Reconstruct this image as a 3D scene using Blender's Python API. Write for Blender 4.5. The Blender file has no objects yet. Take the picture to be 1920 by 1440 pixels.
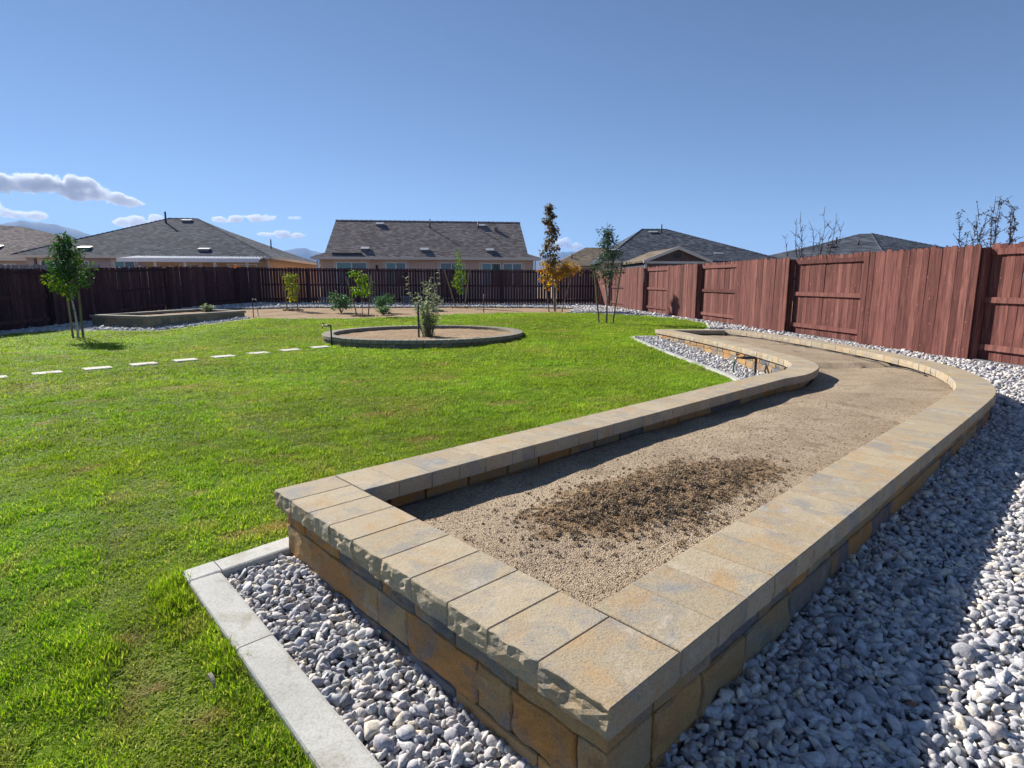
import bpy, bmesh, math, random
import numpy as np
from mathutils import Vector, Matrix, noise as mnoise
from mathutils.geometry import delaunay_2d_cdt

random.seed(7)
rng = np.random.default_rng(7)
R = math.radians
SC = bpy.context.scene
COL = SC.collection

# ------------------------------------------------------------------ camera
CAM_Z = 1.44
cam_d = bpy.data.cameras.new('camera')
cam = bpy.data.objects.new('camera', cam_d)
COL.objects.link(cam)
cam.location = (0, 0, CAM_Z)
cam.rotation_euler = (R(90) - math.atan(182 / 1075), 0, 0)
cam_d.sensor_width = 36
cam_d.lens = 36 * 1075 / 1920
cam_d.clip_start = 0.05
cam_d.clip_end = 30000
SC.camera = cam

# ------------------------------------------------------------------ sky, sun, exposure
SUN_EL, SUN_AZ = R(32.5), R(-46)          # azimuth from +Y, negative to the left
world = bpy.data.worlds.new('World')
SC.world = world
world.use_nodes = True
wn = world.node_tree.nodes
wl = world.node_tree.links
for n in list(wn):
    wn.remove(n)
wo = wn.new('ShaderNodeOutputWorld')
wb = wn.new('ShaderNodeBackground')
ws = wn.new('ShaderNodeTexSky')
ws.sky_type = 'NISHITA'
ws.sun_disc = False
ws.sun_elevation = SUN_EL
ws.sun_rotation = SUN_AZ
ws.altitude = 100
ws.air_density = 0.72
ws.dust_density = 0.0
ws.ozone_density = 4.0
wb.inputs['Strength'].default_value = 0.054
wh = wn.new('ShaderNodeHueSaturation')
wh.inputs['Saturation'].default_value = 0.95
wl.new(ws.outputs[0], wh.inputs['Color'])
wl.new(wh.outputs[0], wb.inputs[0])
wl.new(wb.outputs[0], wo.inputs[0])

sun_d = bpy.data.lights.new('sun', 'SUN')
sun_d.energy = 5.0
sun_d.angle = R(0.6)
sun_d.color = (1.0, 0.945, 0.86)
sun = bpy.data.objects.new('sun', sun_d)
COL.objects.link(sun)
sdir = Vector((math.sin(SUN_AZ) * math.cos(SUN_EL), math.cos(SUN_AZ) * math.cos(SUN_EL), math.sin(SUN_EL)))
sun.rotation_euler = sdir.to_track_quat('Z', 'Y').to_euler()
sun.location = sdir * 60

SC.view_settings.view_transform = 'Standard'
SC.view_settings.look = 'None'
SC.view_settings.gamma = 1
SC.view_settings.use_curve_mapping = False
SC.view_settings.exposure = 0.95
SC.render.engine = 'CYCLES'
cy = SC.cycles
cy.use_denoising = True
cy.max_bounces = 8
cy.diffuse_bounces = 3
cy.transmission_bounces = 6
cy.transparent_max_bounces = 12
cy.volume_bounces = 3
cy.caustics_reflective = False
cy.caustics_refractive = False

# ------------------------------------------------------------------ helpers
def tag(o, label=None, cat=None, group=None, kind=None):
    if label: o['label'] = label
    if cat: o['category'] = cat
    if group: o['group'] = group
    if kind: o['kind'] = kind
    return o

def empty(name, loc=(0, 0, 0), rz=0.0):
    o = bpy.data.objects.new(name, None)
    o.empty_display_size = 0.1
    COL.objects.link(o)
    o.location = loc
    o.rotation_euler = (0, 0, rz)
    return o

def mesh_from(name, verts, faces, smooth=False):
    me = bpy.data.meshes.new(name)
    me.from_pydata([tuple(v) for v in verts], [], faces)
    if smooth:
        me.polygons.foreach_set('use_smooth', [True] * len(me.polygons))
    me.update()
    return me

def link(name, me, m, parent=None, loc=(0, 0, 0), rot=(0, 0, 0)):
    o = bpy.data.objects.new(name, me)
    COL.objects.link(o)
    if m and not me.materials:
        me.materials.append(m)
    o.location = loc
    o.rotation_euler = rot
    if parent: o.parent = parent
    return o

class MB:
    """collects simple solids, one mesh each build"""
    def __init__(s): s.v = []; s.f = []
    def add(s, vs, fs):
        b = len(s.v); s.v += [tuple(x) for x in vs]; s.f += [tuple(i + b for i in f) for f in fs]; return s
    def box(s, x0, x1, y0, y1, z0, z1):
        return s.add([(x0,y0,z0),(x1,y0,z0),(x1,y1,z0),(x0,y1,z0),(x0,y0,z1),(x1,y0,z1),(x1,y1,z1),(x0,y1,z1)],
                     [(3,2,1,0),(4,5,6,7),(0,1,5,4),(1,2,6,5),(2,3,7,6),(3,0,4,7)])
    def tube(s, pts, rads, n=7, cap=True):
        pts = [Vector(p) for p in pts]
        if not hasattr(rads, '__len__'): rads = [rads] * len(pts)
        vs = []; fs = []
        for i, p in enumerate(pts):
            d = (pts[min(i+1, len(pts)-1)] - pts[max(i-1, 0)]).normalized()
            a = d.cross(Vector((0, 0, 1)))
            if a.length < 0.05: a = d.cross(Vector((1, 0, 0)))
            a.normalize(); b = d.cross(a)
            for k in range(n):
                t = 2 * math.pi * k / n
                vs.append(p + (a * math.cos(t) + b * math.sin(t)) * rads[i])
        for i in range(len(pts) - 1):
            for k in range(n):
                k2 = (k + 1) % n
                fs.append((i*n+k, i*n+k2, (i+1)*n+k2, (i+1)*n+k))
        if cap:
            fs.append(tuple(range(n)))
            fs.append(tuple(reversed([(len(pts)-1)*n+k for k in range(n)])))
        return s.add(vs, fs)
    def slab(s, poly, t):
        """polygon (3D, counter-clockwise from above) given thickness downwards"""
        n = len(poly)
        top = [Vector(p) for p in poly]
        bot = [p - Vector((0, 0, t)) for p in top]
        fs = [tuple(range(n)), tuple(reversed(range(n, 2*n)))]
        for i in range(n):
            j = (i + 1) % n
            fs.append((i, n+i, n+j, j))
        return s.add(top + bot, fs)
    def mesh(s, name, smooth=False):
        me = mesh_from(name, s.v, s.f, smooth)
        bm = bmesh.new(); bm.from_mesh(me); bmesh.ops.recalc_face_normals(bm, faces=bm.faces); bm.to_mesh(me); bm.free()
        return me
    def build(s, name, m, parent=None, loc=(0,0,0), rot=(0,0,0), smooth=False):
        return link(name, s.mesh(name, smooth), m, parent, loc, rot)

# ------------------------------------------------------------------ terrain: a yard that rises gently to the back
CT = np.array([(-.97,2.48,.13),(0,1.42,.065),(.2,1.0,.06),(.46,1.38,.115),(-.5,1.95,.10),(1.6,1.1,.13),(3.67,8.4,.16),(3.32,13.02,.29),(3.62,10,.2),(.72,1.61,.155),(2.73,3.49,.2),
    (7.44,9.21,.26),(7.01,11.61,.28),(6.75,14.24,.30),(6.26,19.7,.36),(5.7,27,.44),(4.55,31.66,.5),
    (-14.97,18.83,.17),(-15,21.93,.3),(-14.9,25.24,.45),(-13.7,29,.57),(-13.2,30.4,.59),(-11.26,30.5,.58),(1.18,31.8,.51),
    (-3,1.5,.09),(-8,6,.1),(-14,8,.05),(-14,14,.1),(3,-1,.15),(9,4,.25),(-3,-3,.08),(0,7,.16),(-5,12,.17)])
def _tps():
    n = len(CT); P = CT[:, :2]
    D = np.linalg.norm(P[:, None] - P[None], axis=2)
    K = np.where(D > 0, D**2 * np.log(D + 1e-9), 0) + .75 * np.eye(n)
    A = np.zeros((n+3, n+3)); A[:n,:n] = K; A[:n,n] = 1; A[:n,n+1:] = P; A[n,:n] = 1; A[n+1:,:n] = P.T
    return np.linalg.solve(A, np.r_[CT[:, 2], 0, 0, 0])
TW = _tps()
def TA(x, y):
    x = np.asarray(x, float); y = np.asarray(y, float)
    xc = np.clip(x, -18, 10); yc = np.clip(y, -5, 36)
    out = np.full(x.shape, TW[-3]) + TW[-2] * xc + TW[-1] * yc
    for (cx, cyy, _), w in zip(CT, TW[:-3]):
        d2 = (xc - cx)**2 + (yc - cyy)**2
        out = out + w * 0.5 * d2 * np.log(d2 + 1e-12)
    return np.clip(out, -0.05, 0.7)
def T(x, y): return float(TA(np.array([x]), np.array([y]))[0])

def in_poly(px, py, poly):
    poly = np.asarray(poly); ins = np.zeros(px.shape, bool); j = len(poly) - 1
    for i in range(len(poly)):
        xi, yi = poly[i]; xj, yj = poly[j]
        c = ((yi > py) != (yj > py)) & (px < (xj - xi) * (py - yi) / (yj - yi + 1e-12) + xi)
        ins ^= c; j = i
    return ins

PC, PS = math.cos(math.atan(182/1075)), math.sin(math.atan(182/1075))
def seen(x, y, z, m=0.12):
    """inside the camera's view with a wide margin (only the places the photograph could see are filled with blades and pebbles)"""
    dz = z - CAM_Z
    f = y * PC - dz * PS
    u = -y * PS - dz * PC
    ok = f > 0.4
    f = np.where(ok, f, 1)
    return ok & (np.abs(x / f) < 0.893 + m) & (u / f < 0.67 + m) & (u / f > -1)

# ------------------------------------------------------------------ materials
def new_mat(name):
    m = bpy.data.materials.new(name); m.use_nodes = True
    nt = m.node_tree
    return m, nt, nt.nodes['Principled BSDF']
def nd(nt, t, **kw):
    n = nt.nodes.new(t)
    for k, v in kw.items():
        if k.startswith('_'): setattr(n, k[1:], v)
        else: n.inputs[k.replace('__', ' ')].default_value = v
    return n
def ramp(nt, fac, stops, interp='LINEAR'):
    r = nt.nodes.new('ShaderNodeValToRGB'); r.color_ramp.interpolation = interp
    el = r.color_ramp.elements
    while len(el) < len(stops): el.new(0.5)
    for e, (p, c) in zip(el, stops):
        e.position = p; e.color = (*c, 1) if len(c) == 3 else c
    nt.links.new(fac, r.inputs[0]); return r.outputs[0]
def coords(nt, rand=True, space='Object', scale=(1,1,1)):
    tc = nt.nodes.new('ShaderNodeTexCoord')
    out = tc.outputs[space]
    if scale != (1,1,1):
        mp = nt.nodes.new('ShaderNodeMapping'); mp.inputs['Scale'].default_value = scale
        nt.links.new(out, mp.inputs[0]); out = mp.outputs[0]
    if rand:
        oi = nt.nodes.new('ShaderNodeObjectInfo')
        mu = nt.nodes.new('ShaderNodeMath'); mu.operation = 'MULTIPLY'; mu.inputs[1].default_value = 137.0
        nt.links.new(oi.outputs['Random'], mu.inputs[0])
        ad = nt.nodes.new('ShaderNodeVectorMath'); ad.operation = 'ADD'
        nt.links.new(out, ad.inputs[0]); nt.links.new(mu.outputs[0], ad.inputs[1]); out = ad.outputs[0]
    return out
def noise(nt, vec, scale, detail=4, rough=0.55, dist=0.0):
    n = nd(nt, 'ShaderNodeTexNoise', Scale=scale, Detail=detail, Roughness=rough, Distortion=dist)
    nt.links.new(vec, n.inputs['Vector']); return n.outputs[0]
def mix(nt, fac, a, b, mode='MIX'):
    n = nt.nodes.new('ShaderNodeMix'); n.data_type = 'RGBA'; n.blend_type = mode
    for sock, val in ((n.inputs[0], fac), (n.inputs[6], a), (n.inputs[7], b)):
        if hasattr(val, 'links') or hasattr(val, 'is_linked'): nt.links.new(val, sock)
        elif isinstance(val, (int, float)): sock.default_value = val
        else: sock.default_value = (*val, 1)
    return n.outputs[2]
def math_(nt, op, a, b=0.0, clamp=False):
    n = nt.nodes.new('ShaderNodeMath'); n.operation = op; n.use_clamp = clamp
    for s, v in ((n.inputs[0], a), (n.inputs[1], b)):
        if isinstance(v, (int, float)): s.default_value = v
        else: nt.links.new(v, s)
    return n.outputs[0]
def bump(nt, bs, h, strength=0.5, dist=0.01):
    b = nd(nt, 'ShaderNodeBump', Strength=strength, Distance=dist)
    nt.links.new(h, b.inputs['Height']); nt.links.new(b.outputs[0], bs.inputs['Normal'])
def plain(name, col, rough=0.6, metal=0.0, var=0.12, sc=6.0, bs=0.15):
    m, nt, b = new_mat(name)
    v = coords(nt)
    n = noise(nt, v, sc, 5)
    c = ramp(nt, n, [(0.3, tuple(x*(1-var) for x in col)), (0.7, tuple(min(1, x*(1+var)) for x in col))])
    nt.links.new(c, b.inputs['Base Color']); b.inputs['Roughness'].default_value = rough; b.inputs['Metallic'].default_value = metal
    if bs: bump(nt, b, noise(nt, v, sc*8, 4), bs, 0.004)
    return m

def stone_mat(name, base, grey, orange, pale, grit=0.35, streak=(1,1,1), amount=1.0, tones=None):
    m, nt, b = new_mat(name)
    v = coords(nt, scale=streak)
    vf = coords(nt)
    oi = nt.nodes.new('ShaderNodeObjectInfo')
    c = mix(nt, ramp(nt, oi.outputs['Random'], [(0.0, (0,0,0)), (1.0, (1,1,1))]), tuple(x*0.9 for x in base), tuple(x*1.1 for x in base))
    if tones: c = ramp(nt, oi.outputs['Random'], [(i/len(tones), t) for i, t in enumerate(tones)], 'CONSTANT')
    g = ramp(nt, noise(nt, v, 5.2, 5, 0.6, 0.7), [(0.50, (0,0,0)), (0.70, (amount,)*3)])
    c = mix(nt, g, c, grey)
    v2 = nt.nodes.new('ShaderNodeVectorMath'); v2.operation = 'ADD'; v2.inputs[1].default_value = (7.3, 3.1, 9.7); nt.links.new(v, v2.inputs[0])
    o = ramp(nt, noise(nt, v2.outputs[0], 4.3, 5, 0.6, 0.9), [(0.50, (0,0,0)), (0.72, (amount,)*3)])
    c = mix(nt, o, c, orange)
    v3 = nt.nodes.new('ShaderNodeVectorMath'); v3.operation = 'ADD'; v3.inputs[1].default_value = (21.0, -8, 4); nt.links.new(v, v3.inputs[0])
    p = ramp(nt, noise(nt, v3.outputs[0], 6.5, 6, 0.7, 0.4), [(0.56, (0,0,0)), (0.76, (0.8*amount,)*3)])
    c = mix(nt, p, c, pale)
    fine = noise(nt, vf, 140, 4, 0.7)
    c = mix(nt, 1.0, c, ramp(nt, fine, [(0.28, (0.62,0.6,0.58)), (0.5, (1,1,1)), (0.75, (1.12,1.1,1.08))]), 'MULTIPLY')
    pit = ramp(nt, noise(nt, vf, 60, 2, 0.5), [(0.66, (1,1,1)), (0.73, (0.62,0.58,0.53))])
    c = mix(nt, 0.6, c, pit, 'MULTIPLY')
    nt.links.new(c, b.inputs['Base Color']); b.inputs['Roughness'].default_value = 0.85
    b.inputs['Specular IOR Level'].default_value = 0.25
    h = math_(nt, 'ADD', fine, math_(nt, 'MULTIPLY', noise(nt, vf, 30, 5, 0.65), 1.4))
    bump(nt, b, h, grit, 0.006)
    return m

M = {}
M['cap'] = stone_mat('cap_concrete', (.395,.328,.228), (.25,.248,.24), (.42,.282,.145), (.52,.475,.395), 0.4, amount=.9)
M['block'] = stone_mat('block_concrete', (.24,.175,.10), (.17,.172,.18), (.40,.215,.085), (.40,.355,.28), 0.8, tones=[(.42,.215,.07),(.14,.14,.15),(.36,.245,.12),(.27,.23,.14),(.44,.27,.11),(.20,.18,.15),(.38,.29,.17),(.12,.125,.14),(.42,.22,.08),(.34,.24,.12)])
M['cap_grey'] = stone_mat('cap_grey_concrete', (.27,.245,.185), (.19,.195,.18), (.29,.235,.15), (.33,.31,.245), 0.4)
M['block_grey'] = stone_mat('block_grey_concrete', (.21,.19,.13), (.14,.155,.12), (.26,.20,.12), (.34,.31,.23), 0.7, tones=[(.22,.20,.13),(.30,.27,.18),(.17,.175,.13),(.33,.285,.19),(.20,.20,.15),(.27,.22,.13)])
M['cap_far'] = M['cap']

def concrete_mat():
    m, nt, b = new_mat('kerb_concrete')
    v = coords(nt)
    c = ramp(nt, noise(nt, v, 3.0, 6, 0.65), [(0.3, (.40,.395,.365)), (0.55, (.51,.505,.475)), (0.8, (.56,.555,.525))])
    f = noise(nt, v, 120, 3, 0.7)
    c = mix(nt, 1.0, c, ramp(nt, f, [(0.3, (.72,.71,.69)), (0.55, (1,1,1))]), 'MULTIPLY')
    st = ramp(nt, noise(nt, v, 7, 5, 0.7, 0.6), [(0.52, (1,1,1)), (0.70, (.66,.62,.53))])
    c = mix(nt, 0.8, c, st, 'MULTIPLY')
    nt.links.new(c, b.inputs['Base Color']); b.inputs['Roughness'].default_value = 0.9
    bump(nt, b, f, 0.3, 0.003)
    return m
M['kerb'] = concrete_mat()

def soil_mat(name, light, dark, sc=1.0, bumpd=0.012, bs=0.9, dug=None):
    m, nt, b = new_mat(name)
    v = coords(nt, rand=False)
    c = ramp(nt, noise(nt, v, 1.6*sc, 5, 0.6, 0.4), [(0.35, tuple((a+d)/2 for a, d in zip(light, dark))), (0.62, light)])
    g = noise(nt, v, 55*sc, 5, 0.75)
    c = mix(nt, 1.0, c, ramp(nt, g, [(0.34, (.36,.34,.32)), (0.47, (.92,.91,.89)), (0.66, (1.22,1.2,1.16))]), 'MULTIPLY')
    if dug:      # freshly turned, browner earth in a ragged patch
        wob = nd(nt, 'ShaderNodeTexNoise', Scale=9, Detail=5, Roughness=.7); nt.links.new(v, wob.inputs['Vector']); best = None
        for cx, cyy, ra, rb in dug:
            mp = nt.nodes.new('ShaderNodeMapping'); mp.vector_type = 'TEXTURE'; mp.inputs['Location'].default_value = (cx, cyy, 0); mp.inputs['Rotation'].default_value = (0, 0, R(43)); mp.inputs['Scale'].default_value = (ra, rb, 100); nt.links.new(v, mp.inputs[0])
            ln = nt.nodes.new('ShaderNodeVectorMath'); ln.operation = 'LENGTH'; nt.links.new(mp.outputs[0], ln.inputs[0])
            f = math_(nt, 'SUBTRACT', 1.0, ln.outputs['Value']); best = f if best is None else math_(nt, 'MAXIMUM', best, f)
        msk = math_(nt, 'MULTIPLY', math_(nt, 'ADD', best, math_(nt, 'MULTIPLY', math_(nt, 'SUBTRACT', wob.outputs[0], .55), 1.6)), 3.5, True)
        c = mix(nt, msk, c, mix(nt, 1.0, c, (.70,.60,.49), 'MULTIPLY'))
    vo = nd(nt, 'ShaderNodeTexVoronoi', Scale=150*sc); nt.links.new(v, vo.inputs['Vector'])
    c = mix(nt, 0.55, c, ramp(nt, vo.outputs['Distance'], [(0.12, (1.1,1.08,1.05)), (0.6, (.55,.52,.48))]), 'MULTIPLY')
    c = mix(nt, ramp(nt, noise(nt, v, 3.1*sc, 4, 0.6, 0.3), [(0.55, (0,0,0)), (0.72, (.75,.75,.75))]), c, mix(nt, 1.0, c, (.55,.52,.5), 'MULTIPLY'))
    nt.links.new(c, b.inputs['Base Color']); b.inputs['Roughness'].default_value = 1.0
    b.inputs['Specular IOR Level'].default_value = 0.1
    h = math_(nt, 'ADD', g, math_(nt, 'MULTIPLY', vo.outputs['Distance'], -0.8))
    bump(nt, b, h, bs, bumpd)
    return m
M['soil'] = soil_mat('bed_soil', (.57,.465,.35), (.34,.26,.185), dug=[(.60,2.76,.62,.40),(.96,3.0,.58,.36),(1.32,3.2,.42,.24),(.36,2.58,.4,.28)])
M['clod'] = soil_mat('clod_soil', (.40,.30,.20), (.24,.17,.11), 1.6, 0.006, 0.7)
M['dirt'] = soil_mat('yard_dirt', (.50,.37,.25), (.32,.22,.14), 0.5, 0.02, 0.6)

def island_mat(name, stops, rough=0.9, fine=None, bumps=0.4, transl=0.0):
    m, nt, b = new_mat(name)
    ge = nt.nodes.new('ShaderNodeNewGeometry')
    c = ramp(nt, ge.outputs['Random Per Island'], stops)
    if fine:
        v = coords(nt, rand=False)
        n = noise(nt, v, fine, 5, 0.7)
        c = mix(nt, 1.0, c, ramp(nt, n, [(0.3, (.62,.63,.66)), (0.5, (1,1,1)), (0.72, (1.25,1.24,1.22))]), 'MULTIPLY')
        if bumps: bump(nt, b, n, bumps, 0.004)
    nt.links.new(c, b.inputs['Base Color']); b.inputs['Roughness'].default_value = rough
    b.inputs['Specular IOR Level'].default_value = 0.3
    if transl:
        t = nt.nodes.new('ShaderNodeBsdfTranslucent')
        hs = nd(nt, 'ShaderNodeHueSaturation', Saturation=1.15, Value=1.5); nt.links.new(c, hs.inputs['Color'])
        nt.links.new(hs.outputs[0], t.inputs['Color'])
        ms = nt.nodes.new('ShaderNodeMixShader'); ms.inputs[0].default_value = transl
        out = nt.nodes['Material Output']
        nt.links.new(b.outputs[0], ms.inputs[1]); nt.links.new(t.outputs[0], ms.inputs[2]); nt.links.new(ms.outputs[0], out.inputs['Surface'])
    return m
M['gravel'] = island_mat('blue_grey_gravel', [(0.0,(.22,.225,.245)),(0.2,(.36,.36,.385)),(0.36,(.46,.43,.44)),(0.5,(.48,.49,.52)),(0.66,(.60,.59,.58)),(0.78,(.53,.47,.43)),(0.88,(.66,.64,.60)),(0.94,(.60,.52,.40)),(0.994,(.72,.70,.66)),(1.0,(.36,.17,.10))], 0.85, 90, 0.8)
M['gravel_pale'] = island_mat('pale_gravel', [(0.0,(.26,.26,.27)),(0.4,(.42,.42,.42)),(0.8,(.56,.55,.53)),(1.0,(.62,.58,.5))], 0.85, 60)
M['clods'] = island_mat('loose_clods', [(0.0,(.20,.14,.085)),(0.5,(.31,.225,.14)),(0.92,(.42,.32,.215)),(0.985,(.44,.34,.22)),(1.0,(.40,.22,.16))], 1.0, 160, 0.8)
M['bits'] = island_mat('soil_bits', [(0.0,(.10,.075,.055)),(0.45,(.20,.15,.105)),(0.75,(.40,.31,.22)),(1.0,(.55,.48,.38))], 1.0, None)
M['gravel_base'] = plain('gravel_base', (.16,.16,.165), 0.95, var=0.3, sc=30, bs=0.8)

def wood_mat(name, c0, c1, c2, worn=0.35):
    m, nt, b = new_mat(name)
    v = coords(nt, scale=(9, 9, 0.7)); vk = coords(nt, scale=(1, 1, 0.55)); vf = coords(nt, scale=(60, 60, 1.6))
    oi = nt.nodes.new('ShaderNodeObjectInfo')
    base = ramp(nt, oi.outputs['Random'], [(0.0, c0), (0.5, c1), (1.0, c2)])
    s = noise(nt, v, 2.4, 6, 0.65, 0.8)
    c = mix(nt, 1.0, base, ramp(nt, s, [(0.30, (.40,.36,.37)), (0.5, (.92,.91,.91)), (0.70, (1.4,1.42,1.42))]), 'MULTIPLY')
    f = noise(nt, vf, 1.6, 4, 0.6)
    c = mix(nt, 0.8, c, ramp(nt, f, [(0.3, (.7,.68,.68)), (0.6, (1.08,1.07,1.06))]), 'MULTIPLY')
    k = ramp(nt, noise(nt, vk, 26, 2, 0.4, 0.6), [(0.705, (0,0,0)), (0.745, (worn,)*3)])
    c = mix(nt, k, c, tuple(min(1, x*2.6+.03) for x in c1))
    nt.links.new(c, b.inputs['Base Color']); b.inputs['Roughness'].default_value = 0.82
    b.inputs['Specular IOR Level'].default_value = 0.2
    bump(nt, b, math_(nt, 'ADD', f, s), 0.35, 0.004)
    return m
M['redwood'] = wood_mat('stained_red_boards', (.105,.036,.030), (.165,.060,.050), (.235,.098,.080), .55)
M['shadewood'] = wood_mat('shaded_boards', (.052,.023,.026), (.082,.034,.038), (.115,.052,.052), 0.2)  # left and back fences: their shade is put into a darker board colour
M['greywood'] = wood_mat('bare_grey_boards', (.36,.33,.28), (.40,.37,.31), (.44,.40,.34), 0.1)
M['stake'] = wood_mat('stake_wood', (.21,.165,.10), (.25,.20,.12), (.28,.215,.12), 0.1)

def roof_mat(name, a, b_, c_):
    m, nt, b = new_mat(name)
    tc = nt.nodes.new('ShaderNodeTexCoord')
    sx = nt.nodes.new('ShaderNodeSeparateXYZ'); nt.links.new(tc.outputs['Object'], sx.inputs[0])
    h = math_(nt, 'ADD', sx.outputs[0], math_(nt, 'MULTIPLY', sx.outputs[1], 0.73))
    cv = nt.nodes.new('ShaderNodeCombineXYZ'); nt.links.new(h, cv.inputs[0]); nt.links.new(math_(nt, 'MULTIPLY', sx.outputs[2], 2.0), cv.inputs[1])
    br = nd(nt, 'ShaderNodeTexBrick', Scale=1.0, **{'Mortar__Size': 0.012, 'Brick__Width': 0.27, 'Row__Height': 0.15, 'Bias': 0.0, 'Color1': (0,0,0,1), 'Color2': (1,1,1,1), 'Mortar': (0.2,0.2,0.2,1)})
    br.offset = 0.37
    nt.links.new(cv.outputs[0], br.inputs['Vector'])
    c = ramp(nt, br.outputs['Color'], [(0.0, a), (0.5, b_), (1.0, c_)])
    n = noise(nt, tc.outputs['Object'], 16, 5, 0.7)
    c = mix(nt, 0.9, c, ramp(nt, n, [(0.3, (.6,.6,.62)), (0.55, (1,1,1)), (0.75, (1.3,1.28,1.25))]), 'MULTIPLY')
    nt.links.new(c, b.inputs['Base Color']); b.inputs['Roughness'].default_value = 1.0
    b.inputs['Specular IOR Level'].default_value = 0.08
    bump(nt, b, math_(nt, 'ADD', br.outputs['Color'], n), 0.6, 0.03)
    return m
M['roof_brown'] = roof_mat('brown_grey_shingles', (.115,.099,.097), (.20,.173,.167), (.32,.28,.268))
M['roof_dark'] = roof_mat('charcoal_shingles', (.034,.041,.056), (.078,.09,.114), (.145,.16,.19))
M['roof_tan'] = roof_mat('tan_shingles', (.12,.095,.07), (.20,.16,.125), (.28,.23,.18))
M['stucco'] = plain('tan_stucco', (.60,.45,.355), 0.95, var=0.05, sc=3, bs=0.4)
M['stucco_grey'] = plain('mauve_grey_stucco', (.47,.405,.41), 0.95, var=0.05, sc=3, bs=0.4)
M['stucco_orange'] = plain('apricot_stucco', (.60,.40,.25), 0.95, var=0.05, sc=3, bs=0.4)
M['trim'] = plain('cream_trim', (.70,.63,.53), 0.8, var=0.04, sc=4, bs=0.1)
M['trimstucco'] = plain('pale_stucco_trim', (.68,.55,.45), 0.95, var=0.04, sc=4, bs=0.3)
M['white'] = plain('white_vinyl', (.82,.82,.81), 0.5, var=0.03, sc=5, bs=0)
M['patio'] = plain('white_patio_metal', (.80,.81,.83), 0.45, var=0.04, sc=5, bs=0)
M['black'] = plain('black_metal', (.018,.018,.018), 0.5, 0.2, var=0.2, sc=20, bs=0.1)
M['steel'] = plain('galvanised_wire', (.36,.36,.37), 0.45, 0.7, var=0.1, sc=20, bs=0)
M['brass'] = plain('brass_tap', (.36,.30,.20), 0.4, 0.7, var=0.1, sc=20, bs=0)
M['hose'] = plain('green_hose', (.02,.16,.09), 0.45, var=0.1, sc=20, bs=0)
M['pipe'] = plain('dark_pipe', (.03,.03,.032), 0.6, var=0.2, sc=10, bs=0.1)
M['vent'] = plain('vent_metal', (.10,.10,.105), 0.5, 0.3, var=0.1, sc=10, bs=0)
M['ventlight'] = plain('pale_vent_lid', (.45,.45,.46), 0.4, 0.3, var=0.05, sc=10, bs=0)
M['cavity'] = plain('dark_cavity', (.01,.01,.01), 0.9, var=0.1, sc=10, bs=0)
M['shedwall'] = plain('brown_shed_siding', (.13,.085,.07), 0.85, var=0.1, sc=5, bs=0.3)
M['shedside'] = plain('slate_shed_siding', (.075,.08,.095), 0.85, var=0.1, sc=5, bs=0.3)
M['tie'] = plain('rubber_tie', (.05,.05,.05), 0.7, var=0.1, sc=20, bs=0)
M['green_tape'] = plain('green_tape', (.01,.22,.13), 0.6, var=0.1, sc=20, bs=0)
M['paver'] = plain('paver_concrete', (.50,.47,.41), 0.9, var=0.1, sc=9, bs=0.4)
def glass_mat():
    m, nt, b = new_mat('window_glass')
    b.inputs['Base Color'].default_value = (.035,.055,.06,1); b.inputs['Roughness'].default_value = 0.06
    b.inputs['Specular IOR Level'].default_value = 0.9
    v = coords(nt); bump(nt, b, noise(nt, v, 2.0, 2), 0.05, 0.02)
    return m
M['glass'] = glass_mat()
M['blind'] = plain('window_blind', (.14,.33,.35), 0.25, var=0.06, sc=1.5, bs=0)
M['bark'] = plain('young_bark', (.20,.165,.125), 0.95, var=0.25, sc=22, bs=0.6)
M['bark_pale'] = plain('pale_bark', (.42,.39,.34), 0.95, var=0.2, sc=22, bs=0.5)
M['bark_dark'] = plain('dark_bark', (.07,.055,.05), 0.95, var=0.25, sc=22, bs=0.6)
def leaves(name, stops, t=0.4): 
    return island_mat(name, stops, 0.55, None, 0, t)
M['leaf_green'] = leaves('deep_green_leaves', [(0,(.018,.055,.014)),(0.5,(.035,.10,.02)),(1,(.075,.17,.025))], 0.3)
M['leaf_lime'] = leaves('lime_leaves', [(0,(.06,.14,.015)),(0.5,(.12,.22,.02)),(1,(.22,.30,.03))])
M['leaf_citrus'] = leaves('yellow_green_leaves', [(0,(.08,.14,.012)),(0.6,(.20,.25,.02)),(0.9,(.32,.30,.03)),(1,(.45,.22,.02))])
M['leaf_grey'] = leaves('grey_green_leaves', [(0,(.11,.15,.08)),(0.5,(.19,.24,.14)),(0.9,(.28,.33,.22)),(1,(.34,.30,.2))], 0.5)
M['leaf_olive'] = leaves('dark_olive_leaves', [(0,(.025,.05,.025)),(0.5,(.05,.085,.045)),(1,(.11,.15,.085))], 0.3)
M['leaf_top'] = leaves('bronze_green_leaves', [(0,(.05,.06,.02)),(0.4,(.09,.11,.025)),(0.7,(.16,.10,.04)),(1,(.22,.08,.05))])
M['leaf_gold'] = leaves('gold_orange_leaves', [(0,(.16,.17,.02)),(0.35,(.36,.28,.03)),(0.65,(.50,.27,.03)),(1,(.42,.11,.03))])
M['leaf_bush'] = leaves('bush_leaves', [(0,(.03,.09,.03)),(0.5,(.06,.15,.045)),(1,(.11,.21,.07))], 0.3)
M['leaf_purple'] = leaves('purple_brown_leaves', [(0,(.045,.03,.035)),(0.6,(.075,.05,.05)),(1,(.10,.075,.06))], 0.2)
M['leaf_orange'] = leaves('orange_leaves', [(0,(.5,.12,.02)),(1,(.65,.25,.03))])

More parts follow.
